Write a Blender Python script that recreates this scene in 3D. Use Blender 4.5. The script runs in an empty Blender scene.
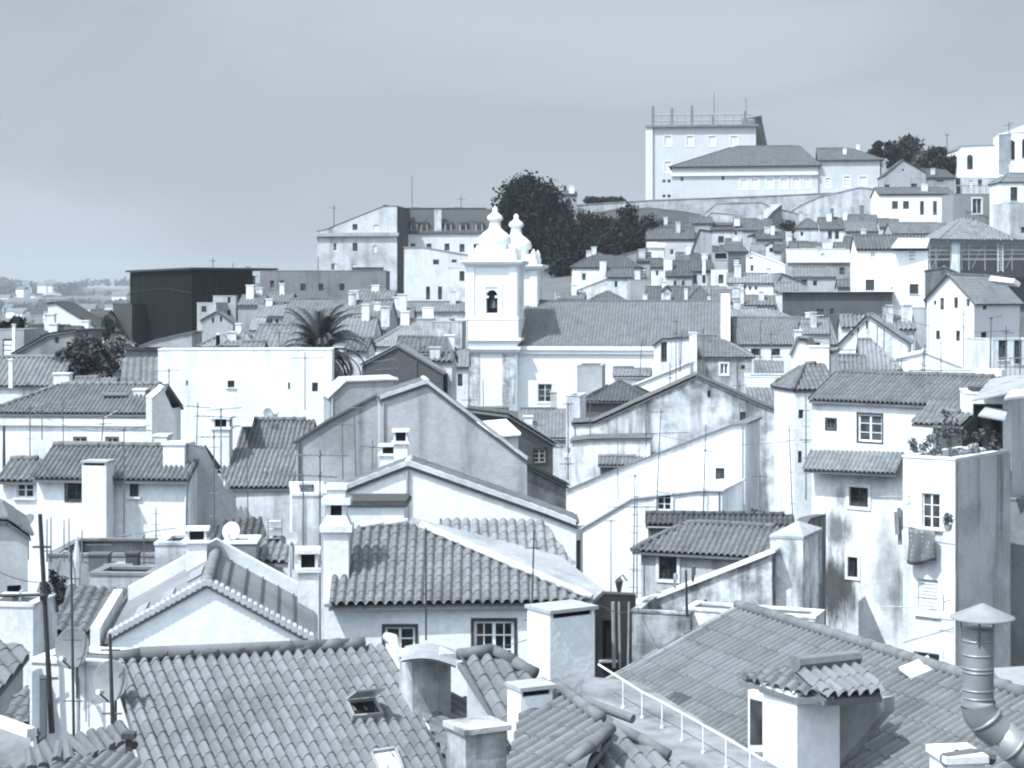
import bpy, math, random
import numpy as np
from mathutils import Vector, Matrix

random.seed(7); RNG = np.random.default_rng(7)
SC = bpy.context.scene; COL = SC.collection
F, H0, CZ = 1800.0, 302.0, 40.0
SUN = np.array([-1.0, -0.8, 1.9]); SUN /= np.linalg.norm(SUN)

# ---------------------------------------------------------------- camera, sky, sun, exposure
cd = bpy.data.cameras.new('camera'); cam = bpy.data.objects.new('camera', cd); COL.objects.link(cam)
cam.location = (0, 0, CZ); cam.rotation_euler = (math.pi/2, 0, 0)
cd.sensor_width = 36; cd.lens = F/1024*36; cd.shift_y = -(384-H0)/1024
cd.clip_start = 0.5; cd.clip_end = 20000
SC.camera = cam
SC.view_settings.view_transform = 'Standard'; SC.view_settings.look = 'None'
SC.view_settings.exposure = 0.78; SC.view_settings.gamma = 1
SKY_STRENGTH, SUN_STRENGTH = 0.086, 3.6
TINT = (0.95, 1.0, 1.03)
w = bpy.data.worlds.new('World'); SC.world = w; w.use_nodes = True
nt = w.node_tree; N = nt.nodes; L = nt.links; N.clear()
out = N.new('ShaderNodeOutputWorld'); bg = N.new('ShaderNodeBackground'); bg.inputs['Strength'].default_value = SKY_STRENGTH
sky = N.new('ShaderNodeTexSky'); sky.sky_type = 'NISHITA'; sky.sun_disc = False
sky.sun_elevation = math.asin(SUN[2]); sky.sun_rotation = math.atan2(SUN[0], SUN[1])
sky.air_density = 1.0; sky.dust_density = 2.5
bw = N.new('ShaderNodeRGBToBW')
tc = N.new('ShaderNodeTexCoord'); mp = N.new('ShaderNodeMapping'); mp.inputs['Scale'].default_value = (1.5, 1.5, 4.2)
n1 = N.new('ShaderNodeTexNoise'); n1.inputs['Scale'].default_value = 2.1; n1.inputs['Detail'].default_value = 5; n1.inputs['Roughness'].default_value = .5
n1.inputs['Distortion'].default_value = .5
rp = N.new('ShaderNodeMapRange'); rp.inputs['From Min'].default_value = .36; rp.inputs['From Max'].default_value = .68
rp.inputs['To Min'].default_value = .985; rp.inputs['To Max'].default_value = 1.2; rp.interpolation_type = 'SMOOTHSTEP'
# even out the clear-sky gradient: the photo's hazy sky is nearly one tone
pw = N.new('ShaderNodeMath'); pw.operation = 'POWER'; pw.inputs[1].default_value = .2
sc_ = N.new('ShaderNodeMath'); sc_.operation = 'MULTIPLY'; sc_.inputs[1].default_value = 2.66
mu = N.new('ShaderNodeMath'); mu.operation = 'MULTIPLY'
cb = N.new('ShaderNodeVectorMath'); cb.operation = 'SCALE'; cb.inputs[0].default_value = (0.885, 1.0, 1.135)
L.new(tc.outputs['Generated'], mp.inputs['Vector']); L.new(mp.outputs[0], n1.inputs['Vector']); L.new(n1.outputs['Fac'], rp.inputs['Value'])
L.new(sky.outputs[0], bw.inputs[0]); L.new(bw.outputs[0], pw.inputs[0]); L.new(pw.outputs[0], sc_.inputs[0])
# extra glow added to the sky's sun side (behind the viewer) lifts shaded walls
dt = N.new('ShaderNodeVectorMath'); dt.operation = 'DOT_PRODUCT'; dt.inputs[1].default_value = tuple(SUN); nz = N.new('ShaderNodeVectorMath'); nz.operation = 'NORMALIZE'
L.new(tc.outputs['Generated'], nz.inputs[0]); L.new(nz.outputs[0], dt.inputs[0]); gl = N.new('ShaderNodeMapRange'); gl.interpolation_type = 'SMOOTHSTEP'
for k_, x_ in (('From Min', .15), ('From Max', 1.0), ('To Min', 1.0), ('To Max', 4.6)): gl.inputs[k_].default_value = x_
L.new(dt.outputs['Value'], gl.inputs['Value']); m2 = N.new('ShaderNodeMath'); m2.operation = 'MULTIPLY'; L.new(sc_.outputs[0], m2.inputs[0]); L.new(gl.outputs[0], m2.inputs[1])
L.new(m2.outputs[0], mu.inputs[0]); L.new(rp.outputs[0], mu.inputs[1]); L.new(mu.outputs[0], cb.inputs['Scale'])
L.new(cb.outputs[0], bg.inputs['Color']); L.new(bg.outputs[0], out.inputs['Surface'])
sl = bpy.data.lights.new('sun', 'SUN'); sl.energy = SUN_STRENGTH; sl.angle = math.radians(.53); sl.color = (.95, 1.0, 1.05)
so = bpy.data.objects.new('sun', sl); COL.objects.link(so); so.location = (-40, -20, 120)
so.rotation_euler = Vector(-SUN).to_track_quat('-Z', 'Y').to_euler()
SC.cycles.max_bounces = 5; SC.cycles.diffuse_bounces = 3; SC.cycles.glossy_bounces = 2; SC.cycles.volume_bounces = 0
SC.cycles.transparent_max_bounces = 4; SC.cycles.use_denoising = True
SC.cycles.filter_width = 2.1

# ---------------------------------------------------------------- materials
MATS = {}
def col(v): return (min(1, v*TINT[0]), min(1, v*TINT[1]), min(1, v*TINT[2]), 1)
def base_mat(key, v, rough=.85, spec=.25):
    m = bpy.data.materials.new(key); m.use_nodes = True
    b = m.node_tree.nodes['Principled BSDF']; b.inputs['Base Color'].default_value = col(v)
    b.inputs['Roughness'].default_value = rough; b.inputs['Specular IOR Level'].default_value = spec
    return m, m.node_tree.nodes, m.node_tree.links, b
def noise(nd, lk, scale, detail=4, vec=None, rough=.55, mapping=None):
    n = nd.new('ShaderNodeTexNoise'); n.inputs['Scale'].default_value = scale; n.inputs['Detail'].default_value = detail; n.inputs['Roughness'].default_value = rough
    if mapping:
        m = nd.new('ShaderNodeMapping'); m.inputs['Scale'].default_value = mapping; lk.new(vec, m.inputs['Vector']); vec = m.outputs[0]
    lk.new(vec, n.inputs['Vector']); return n.outputs['Fac']
def ramp(nd, lk, fac, a, b, lo, hi):
    r = nd.new('ShaderNodeMapRange'); r.interpolation_type = 'SMOOTHSTEP'
    for k, x in (('From Min', a), ('From Max', b), ('To Min', lo), ('To Max', hi)): r.inputs[k].default_value = x
    lk.new(fac, r.inputs['Value']); return r.outputs[0]
def mul(nd, lk, a, b):
    m = nd.new('ShaderNodeMath'); m.operation = 'MULTIPLY'
    for i, x in enumerate((a, b)):
        if isinstance(x, (int, float)): m.inputs[i].default_value = x
        else: lk.new(x, m.inputs[i])
    return m.outputs[0]
def tinted(nd, lk, fac, v, b):
    s = nd.new('ShaderNodeVectorMath'); s.operation = 'SCALE'; s.inputs[0].default_value = col(v)[:3]
    lk.new(fac, s.inputs['Scale']); lk.new(s.outputs[0], b.inputs['Base Color'])
def objvec(nd, lk):
    t = nd.new('ShaderNodeTexCoord'); o = nd.new('ShaderNodeObjectInfo'); a = nd.new('ShaderNodeVectorMath'); a.operation = 'ADD'
    s = nd.new('ShaderNodeVectorMath'); s.operation = 'SCALE'; s.inputs[0].default_value = (37.1, 51.7, 23.3)
    lk.new(o.outputs['Random'], s.inputs['Scale']); lk.new(t.outputs['Object'], a.inputs[0]); lk.new(s.outputs[0], a.inputs[1])
    return a.outputs[0]
def bump(nd, lk, b, h, strength=.3, dist=.02):
    n = nd.new('ShaderNodeBump'); n.inputs['Strength'].default_value = strength; n.inputs['Distance'].default_value = dist
    lk.new(h, n.inputs['Height']); lk.new(n.outputs[0], b.inputs['Normal'])
def plaster(v=.74, stain=.15, streak=.15, size=1.0):
    """lime-washed render: blotches, rain streaks, fine mottling"""
    key = f'plaster_{v}_{stain}_{streak}_{size}'
    if key in MATS: return MATS[key]
    m, nd, lk, b = base_mat(key, v, .9, .15); vec = objvec(nd, lk)
    f1 = ramp(nd, lk, noise(nd, lk, .45/size, 6, vec, .62), .42, .68, 1.0, 1.0-stain)
    f2 = ramp(nd, lk, noise(nd, lk, 1.0, 5, vec, .6, (1.5/size, 1.5/size, .16/size)), .48, .74, 1.0, 1.0-streak)
    f3 = ramp(nd, lk, noise(nd, lk, 6.0/size, 4, vec, .7), .3, .7, 1.0-.10-stain*.12, 1.03)
    f = mul(nd, lk, mul(nd, lk, f1, f2), f3); tinted(nd, lk, f, v, b)
    bump(nd, lk, b, noise(nd, lk, 9, 5, vec), .35, .03); MATS[key] = m; return m
def tile(v=.12, stain=.35):
    key = f'tile_{v}_{stain}'
    if key in MATS: return MATS[key]
    m, nd, lk, b = base_mat(key, v, .9, .12); vec = objvec(nd, lk)
    at = nd.new('ShaderNodeAttribute'); at.attribute_name = 'tone'
    f0 = ramp(nd, lk, at.outputs['Fac'], 0, 1, .9, 1.1)
    f1 = ramp(nd, lk, noise(nd, lk, .6, 6, vec, .6), .45, .75, 1.05, 1.05-stain)
    f2 = ramp(nd, lk, noise(nd, lk, 7, 4, vec, .65), .3, .72, .92, 1.06)
    oi = nd.new('ShaderNodeObjectInfo'); f4 = ramp(nd, lk, oi.outputs['Random'], 0, 1, .84, 1.12)
    f5 = ramp(nd, lk, noise(nd, lk, 2.2, 5, vec, .7), .56, .72, 1.0, .72)
    tinted(nd, lk, mul(nd, lk, mul(nd, lk, mul(nd, lk, f0, f1), f2), mul(nd, lk, f4, f5)), v, b)
    bump(nd, lk, b, noise(nd, lk, 14, 4, vec), .4, .015); MATS[key] = m; return m
def stone(v=.3, c=.35, scale=1.0):
    key = f'stone_{v}_{c}_{scale}'
    if key in MATS: return MATS[key]
    m, nd, lk, b = base_mat(key, v, .92, .12); vec = objvec(nd, lk)
    f1 = ramp(nd, lk, noise(nd, lk, .7*scale, 8, vec, .68), .36, .7, 1.15, 1-c)
    f2 = ramp(nd, lk, noise(nd, lk, 1.0, 5, vec, .6, (1.8*scale, 1.8*scale, .22*scale)), .42, .7, 1.1, 1-c*.9)
    vo = nd.new('ShaderNodeTexVoronoi'); vo.inputs['Scale'].default_value = 2.6*scale; lk.new(vec, vo.inputs['Vector'])
    f3 = ramp(nd, lk, vo.outputs['Distance'], .1, .6, .9, 1.06)
    tinted(nd, lk, mul(nd, lk, mul(nd, lk, f1, f2), f3), v, b)
    bump(nd, lk, b, noise(nd, lk, 5*scale, 6, vec), .5, .05); MATS[key] = m; return m
def plain(v=.5, rough=.6, spec=.3, metal=0, name=None):
    key = name or f'plain_{v}_{rough}_{metal}'
    if key in MATS: return MATS[key]
    m, nd, lk, b = base_mat(key, v, rough, spec); b.inputs['Metallic'].default_value = metal; vec = objvec(nd, lk)
    tinted(nd, lk, ramp(nd, lk, noise(nd, lk, 4, 4, vec, .6), .3, .7, .85, 1.08), v, b); MATS[key] = m; return m
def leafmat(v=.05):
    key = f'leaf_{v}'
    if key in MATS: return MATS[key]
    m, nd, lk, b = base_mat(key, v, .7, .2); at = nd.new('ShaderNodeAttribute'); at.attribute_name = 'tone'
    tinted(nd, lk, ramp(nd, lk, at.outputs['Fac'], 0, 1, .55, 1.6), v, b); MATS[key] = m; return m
def glass():
    if 'glass' in MATS: return MATS['glass']
    m, nd, lk, b = base_mat('glass', .025, .12, .5); vec = objvec(nd, lk)
    tinted(nd, lk, ramp(nd, lk, noise(nd, lk, 1.2, 2, vec), .4, .65, .5, 2.6), .03, b); MATS['glass'] = m; return m
WHITE = plain(.72, .55); DARKF = plain(.05, .5); METAL = plain(.16, .45, .4, .6, 'weathered_metal'); GALV = plain(.27, .42, .5, .35, 'galvanised_steel')
VOIDM = plain(.02, .9, .05); GLASS = glass()

# ---------------------------------------------------------------- pixels to points on real things, mesh collector
def at(px, py, Y): return np.array([(px-512)/F*Y, Y, CZ+(H0-py)/F*Y])
class MB:
    def __init__(s): s.v = []; s.f = []; s.m = []; s.t = []
    def add(s, vs, fs, m=0, tone=.5):
        o = len(s.v); s.v += [tuple(map(float, p)) for p in vs]
        for f in fs: s.f.append(tuple(i+o for i in f)); s.m.append(m); s.t.append(tone)
    def box(s, a, b, m=0):
        x0, y0, z0 = a; x1, y1, z1 = b
        s.add([(x0,y0,z0),(x1,y0,z0),(x1,y1,z0),(x0,y1,z0),(x0,y0,z1),(x1,y0,z1),(x1,y1,z1),(x0,y1,z1)],
              [(0,3,2,1),(4,5,6,7),(0,1,5,4),(1,2,6,5),(2,3,7,6),(3,0,4,7)], m)
    def prism(s, poly, off, m=0):
        """poly (n,3) extruded by vector off; closed"""
        n = len(poly); P = [np.array(p, float) for p in poly]; Q = [p+np.array(off) for p in P]
        s.add(P+Q, [tuple(range(n))[::-1], tuple(range(n, 2*n))]+[(i, (i+1) % n, n+(i+1) % n, n+i) for i in range(n)], m)
    def tube(s, pts, r, n=6, m=0, cap=True):
        pts = [np.array(p, float) for p in pts]; rs = r if isinstance(r, (list, tuple)) else [r]*len(pts); vs = []
        for i, p in enumerate(pts):
            d = pts[min(i+1, len(pts)-1)]-pts[max(i-1, 0)]; d /= (np.linalg.norm(d)+1e-9)
            u = np.cross(d, (0,0,1) if abs(d[2]) < .9 else (1,0,0)); u /= np.linalg.norm(u); v = np.cross(d, u)
            for k in range(n):
                a = 2*math.pi*k/n; vs.append(p+rs[i]*(math.cos(a)*u+math.sin(a)*v))
        fs = [(i*n+k, i*n+(k+1) % n, (i+1)*n+(k+1) % n, (i+1)*n+k) for i in range(len(pts)-1) for k in range(n)]
        if cap: fs += [tuple(range(n))[::-1], tuple(range((len(pts)-1)*n, len(pts)*n))]
        s.add(vs, fs, m)
    def lathe(s, prof, n=20, c=(0,0,0), m=0, sq=None):
        vs = []; 
        for r, z in prof:
            for k in range(n):
                a = 2*math.pi*k/n; rr = r
                if sq: rr = r/((abs(math.cos(a))**sq+abs(math.sin(a))**sq)**(1/sq))
                vs.append((c[0]+rr*math.cos(a), c[1]+rr*math.sin(a), c[2]+z))
        k_ = len(prof)
        fs = [(i*n+k, i*n+(k+1) % n, (i+1)*n+(k+1) % n, (i+1)*n+k) for i in range(k_-1) for k in range(n)]
        fs += [tuple(range(n))[::-1], tuple(range((k_-1)*n, k_*n))]; s.add(vs, fs, m)
    def raw(s, V, Fc, T, m=0):
        o = len(s.v); s.v += [tuple(p) for p in V.tolist()]; s.f += [tuple(f) for f in (Fc+o).tolist()]
        s.m += [m]*len(Fc); s.t += list(T)
    def build(s, name, mats, parent=None, smooth=False):
        me = bpy.data.meshes.new(name); me.from_pydata(s.v, [], s.f)
        mats = mats if isinstance(mats, (list, tuple)) else [mats]
        for m in mats: me.materials.append(m)
        me.polygons.foreach_set('material_index', s.m)
        a = me.attributes.new('tone', 'FLOAT', 'FACE'); a.data.foreach_set('value', [float(x) for x in s.t])
        if smooth: me.polygons.foreach_set('use_smooth', [True]*len(s.f))
        me.update(); o = bpy.data.objects.new(name, me); COL.objects.link(o)
        if parent: o.parent = parent
        return o
def tag(o, label=None, cat=None, group=None, kind=None):
    for k, v in (('label', label), ('category', cat), ('group', group), ('kind', kind)):
        if v: o[k] = v
    return o
def empty(name, loc, rz=0, label=None, cat=None, group=None):
    o = bpy.data.objects.new(name, None); COL.objects.link(o); o.location = [float(x) for x in loc]; o.rotation_euler = (0, 0, rz); o.empty_display_size = .3
    return tag(o, label, cat, group)
def local(root, P):
    d = np.array(P, float)-np.array(root.location); a = -root.rotation_euler[2]; c, s = math.cos(a), math.sin(a)
    return np.array([c*d[0]-s*d[1], s*d[0]+c*d[1], d[2]])

# ---------------------------------------------------------------- ground (heights used by every wall)
GC = np.array([(-10,18,-13),(10,18,-13),(0,40,-16),(-15,45,-16),(15,45,-17),(0,70,-18),(-25,80,-16),(27,75,-20),(-40,110,-14),(0,110,-18),(30,110,-17),(50,110,-16),
 (-50,150,-13),(0,150,-17),(40,150,-14),(-60,200,-11),(-20,200,-12),(10,190,-17),(40,195,-10),(60,200,-8),(-80,250,-14),(-45,240,-10),(-20,240,-6),(10,240,-5),(30,240,-3),
 (60,240,0),(-30,260,-2),(0,270,3),(30,280,5),(60,290,8),(80,285,9),(10,300,13),(24,318,17.5),(40,320,14),(85,315,15),(30,345,18),(90,350,18),(-60,300,-13),(-150,300,-24),(150,300,14),
 (40,420,10),(-40,420,-14),(-300,700,-40),(0,800,-24),(300,700,6),(-600,1400,-34),(-200,1300,-30),(300,1500,-10),(-500,1900,-12),(-640,2400,10),(-900,2400,12),(-300,2500,8),(-700,3000,24),(-1000,3000,20),(0,3000,10),(700,3000,10),(0,4500,5),(-1500,4500,5),(1500,4000,0)], float)
def ground(x, y):
    x = np.atleast_1d(np.asarray(x, float)); y = np.atleast_1d(np.asarray(y, float))
    sc = 1.0/(12+.06*np.hypot(x, y))[:, None]
    d2 = ((x[:, None]-GC[:, 0])*sc)**2+((y[:, None]-GC[:, 1])*sc)**2+.15
    wt = d2**-2.0; z = (wt*GC[:, 2]).sum(1)/wt.sum(1)
    far = np.clip((np.hypot(x, y)-1200)/900, 0, 1)
    z = z+far*(6*np.sin(x*.011+1.3)*np.cos(y*.006)+4*np.sin(x*.027+y*.013))
    return CZ+z
def gz(x, y): return float(ground(x, y)[0])

# ---------------------------------------------------------------- clay-tile roofs
def tile_sheet(mb, poly, sp=.22, cl=.38, amp=.05, Y=100., m=0, down=None, step=.014):
    P = np.array(poly, float); nrm = np.zeros(3)
    for i in range(len(P)): nrm += np.cross(P[i]-P[0], P[(i+1) % len(P)]-P[0])
    if nrm[2] < 0: nrm = -nrm
    nrm /= np.linalg.norm(nrm)
    dn = np.array([0,0,-1.0]) if down is None else np.array(down, float)
    dn = dn-nrm*np.dot(dn, nrm); dn /= (np.linalg.norm(dn)+1e-9); ac = np.cross(dn, nrm)
    O = P.mean(0); S = (P-O)@ac; T = (P-O)@dn
    pxl = F*sp/Y; ns = 8 if pxl > 7 else 6 if pxl > 4 else 4
    if pxl < 2.2: sp, cl, amp, step = sp*1.25, cl*2.2, amp*1.2, step*1.3
    k0, k1 = math.floor(S.min()/sp*ns), math.ceil(S.max()/sp*ns)
    idx = np.arange(k0, k1+1); s = np.clip(idx*sp/ns, S.min(), S.max())
    tmin = np.full(len(s), 1e9); tmax = np.full(len(s), -1e9); n = len(P)
    for i in range(n):
        s0, t0, s1, t1 = S[i], T[i], S[(i+1) % n], T[(i+1) % n]
        if abs(s1-s0) < 1e-9:
            q = np.abs(s-s0) < 1e-6
            tmin[q] = np.minimum(tmin[q], min(t0, t1)); tmax[q] = np.maximum(tmax[q], max(t0, t1)); continue
        a = (s-s0)/(s1-s0); q = (a >= -1e-9) & (a <= 1+1e-9); tt = t0+a*(t1-t0)
        tmin[q] = np.minimum(tmin[q], tt[q]); tmax[q] = np.maximum(tmax[q], tt[q])
    tmin = np.where(tmin > tmax, tmax, tmin)
    ph = (idx % ns)/ns
    prof = np.where(ph < .68, np.sin(np.pi*np.clip(ph, 0, .68)/.68)**.75, -.75*np.sin(np.pi*(ph-.68)/.32))*amp*1.15
    c0, c1 = math.floor(T.min()/cl), math.ceil(T.max()/cl); nc = c1-c0
    colid = np.floor_divide(idx, ns); ucol = colid-colid.min()
    jit = RNG.normal(0, .010*cl/.38, (ucol.max()+1, nc+1)); lift = RNG.normal(0, .003, (ucol.max()+1, nc+1))
    tone = RNG.random((ucol.max()+1, nc)); tone = np.where(RNG.random(tone.shape) < .06, tone*.4-.5, tone); tone = np.where(RNG.random(tone.shape) < .05, tone+.6, tone)
    V = []; Fc = []; Tn = []; ni = len(s); nv = 0
    for c in range(nc):
        a = np.clip((c0+c)*cl+jit[ucol, c], tmin, tmax); b = np.clip((c0+c+1)*cl+jit[ucol, c+1], tmin, tmax)
        if (b-a).max() < 1e-4: continue
        h0 = prof+lift[ucol, c]; h1 = prof*1.04+lift[ucol, c]+step
        A = O+s[:, None]*ac+a[:, None]*dn+h0[:, None]*nrm; Bv = O+s[:, None]*ac+b[:, None]*dn+h1[:, None]*nrm
        h2 = prof+(lift[ucol, c+1])
        Cv = O+s[:, None]*ac+b[:, None]*dn+h2[:, None]*nrm
        V += [A, Bv, Bv, Cv]; i = np.arange(ni-1)
        ok = ((b-a)[:-1] > 1e-4) | ((b-a)[1:] > 1e-4)
        f = np.stack([nv+i, nv+ni+i, nv+ni+i+1, nv+i+1], 1)[ok]; g = np.stack([nv+2*ni+i, nv+3*ni+i, nv+3*ni+i+1, nv+2*ni+i+1], 1)[ok]
        Fc += [f, g]; tt = tone[ucol[:-1], c][ok]; Tn += [tt, tt*.8]; nv += 4*ni
    if V: mb.raw(np.concatenate(V), np.concatenate(Fc), np.concatenate(Tn), m)
    return nrm
def roof_part(root, polys, mt, Y, sp=.22, cl=.38, thick=.09, slab=None, name='roof', amp=.05, flat=False, under=None, edge=None):
    """polys in root-local coordinates -> one mesh: tile sheets over a solid deck"""
    mb = MB(); dk = MB()
    for p in polys:
        p = [np.array(q, float) for q in p]; n = np.zeros(3)
        for i in range(len(p)): n += np.cross(p[i]-p[0], p[(i+1) % len(p)]-p[0])
        if n[2] < 0: n = -n; 
        n /= np.linalg.norm(n)
        if not flat: tile_sheet(mb, p, sp, cl, amp, Y, 0)
        mb_ = mb if flat else dk
        c = np.mean(p, 0)
        top = [q+(np.array(c)-q)*(0 if flat else .006)-n*(0 if flat else amp*(1.25 if F*sp/Y > 2.2 else 1.5)+.012) for q in p]
        mb_.prism(top, (0, 0, -thick), 0 if flat else 0)
    o = mb.build(name, mt, root, smooth=not flat)
    if not flat:
        dk.build('roof_deck', slab or mt, o)
    return o
def ridge_part(parent, lines, mt, Y, r=.12, seg=.4, name='ridge'):
    n = 14 if Y < 45 else 8 if Y < 90 else 6
    for p, q in lines:
        mb = MB()
        p, q = np.array(p, float), np.array(q, float); Ln = np.linalg.norm(q-p)
        if Ln < .05: continue
        k = max(1, int(Ln/seg)) if Y < 110 else max(1, int(Ln/(seg*3))); d = (q-p)/k
        for i in range(k):
            a, b = p+d*i, p+d*(i+1.06 if i < k-1 else 1)
            j = random.uniform(-.012, .012)
            mb.tube([a+(0,0,j), b+(0,0,j)], [r*.9, r*1.14], n, 0)
            mb.t[-n-2:] = [random.random()]*(n+2)
        mb.build(name, mt, parent, smooth=Y < 90)

# ---------------------------------------------------------------- walls with real openings
def wall_face(mb, O, e, prof, zb, holes, thick=.16, m=0):
    """vertical face through O along unit e (inward normal = e rotated +90deg), top profile [(u,z)], rectangular holes (u0,u1,z0,z1) with reveals"""
    O = np.array(O, float); e = np.array(e, float); nin = np.array([-e[1], e[0], 0])
    us = sorted(set([round(u, 4) for u, _ in prof]+[round(x, 4) for h in holes for x in h[:2]]))
    pu = [p[0] for p in prof]; pz = [p[1] for p in prof]; us = [min(u, pu[-1]) for u in us if pu[0]-1e-3 <= u <= pu[-1]+1e-3]
    P = lambda u, z: O+e*u+np.array([0, 0, z])
    for a, b in zip(us[:-1], us[1:]):
        if b-a < 1e-4: continue
        za, zc = np.interp(a+1e-6, pu, pz), np.interp(b-1e-6, pu, pz)
        hs = sorted([h for h in holes if h[0] < (a+b)/2 < h[1]], key=lambda h: h[2]); lo = zb
        for h in hs:
            if h[2] > lo: mb.add([P(a, lo), P(b, lo), P(b, h[2]), P(a, h[2])], [(0, 1, 2, 3)], m)
            lo = max(lo, h[3])
        mb.add([P(a, lo), P(b, lo), P(b, zc), P(a, za)], [(0, 1, 2, 3)], m)
    for u0, u1, z0, z1 in [h[:4] for h in holes]:
        q = [P(u0, z0), P(u1, z0), P(u1, z1), P(u0, z1)]; r = [x+nin*thick for x in q]
        mb.add(q+r, [(0, 1, 5, 4), (1, 2, 6, 5), (2, 3, 7, 6), (3, 0, 4, 7), (4, 5, 6, 7)], m)
def window_part(root, O, e, u0, u1, z0, z1, style, px, thick=.16):
    """style letters: w white casements, d dark frame, g plain dark opening, s louvred shutters, b closed white shutters, o stone surround, q sill, a arch head"""
    O = np.array(O, float); e = np.array(e, float); nin = np.array([-e[1], e[0], 0]); W, Hh = u1-u0, z1-z0
    def bx(mb, a0, a1, c0, c1, d0, d1, m=0):
        vs = [O+e*u+nin*d+np.array([0, 0, z]) for d in (d0, d1) for z in (c0, c1) for u in (a0, a1)]
        mb.add(vs, [(0,1,3,2),(4,6,7,5),(0,4,5,1),(2,3,7,6),(0,2,6,4),(1,5,7,3)], m)
    mb = MB(); fr = WHITE if 'w' in style or 'b' in style else DARKF; t = max(.035, min(.07, W*.07)) if px > 8 or style[0] != 'w' else W*.15; d0, d1 = thick*.45, thick*.85
    if px > 4 or 'w' in style or 'd' in style:
        bx(mb, u0, u0+t, z0, z1, d0, d1); bx(mb, u1-t, u1, z0, z1, d0, d1); bx(mb, u0+t, u1-t, z0, z0+t, d0, d1); bx(mb, u0+t, u1-t, z1-t, z1, d0, d1)
    if style[0] in 'wd' and px > 5:
        mid = (u0+u1)/2; bx(mb, mid-t*.6, mid+t*.6, z0+t, z1-t, d0-.004, d1)
        if px > 10:
            nr = 3 if Hh > W*.9 else 2
            for k in range(1, nr): bx(mb, u0+t, u1-t, z0+Hh*k/nr-.014, z0+Hh*k/nr+.014, d0+.01, d1-.01)
            if px > 30:
                for q in (.25, .75): bx(mb, u0+W*q-.014, u0+W*q+.014, z0+t, z1-t, d0+.012, d1-.012)
    if 's' in style or 'b' in style:
        n = max(3, int(Hh/.12)) if px > 6 else 3
        for k in range(n): bx(mb, u0+t, u1-t, z0+t+(Hh-2*t)*k/n, z0+t+(Hh-2*t)*(k+.8)/n, d0+.005, d1)
    if 'o' in style:
        b = max(.12, W*.14)
        for a in ((u0-b, u0, z0-b, z1+b), (u1, u1+b, z0-b, z1+b), (u0, u1, z1, z1+b), (u0, u1, z0-b, z0)): bx(mb, *a, -.045, .02, 1)
    elif 'k' in style:
        b = .07
        for a in ((u0-b, u0, z0-b, z1+b), (u1, u1+b, z0-b, z1+b), (u0, u1, z1, z1+b), (u0, u1, z0-b, z0)): bx(mb, *a, -.02, .02, 2)
    elif px > 6 or 'q' in style: bx(mb, u0-.1, u1+.1, z0-.07, z0-.002, -.09, .06, 1)
    if px <= 7 or not mb.v:
        bx(mb, u0+.002, u1-.002, z0+.002, z1-.002, d1-.02, d1+.012, 3)
        return mb.build('window', [fr, plaster(.72, .1, .1), DARKF, GLASS], root)
    o = mb.build('window', [fr, plaster(.72, .1, .1), DARKF, GLASS], root)
    p = MB(); bx(p, u0+.002, u1-.002, z0+.002, z1-.002, d1-.025, d1+.012); p.build('pane', VOIDM if 'g' in style else GLASS, o)
    return o
def yaw_from(E0, E1, Y):
    Y1 = Y*(E0[1]-H0)/(E1[1]-H0); a, b = at(*E0, Y), at(*E1, Y1); return math.degrees(math.atan2(b[1]-a[1], b[0]-a[0]))
TAG_H = 'house'
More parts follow.
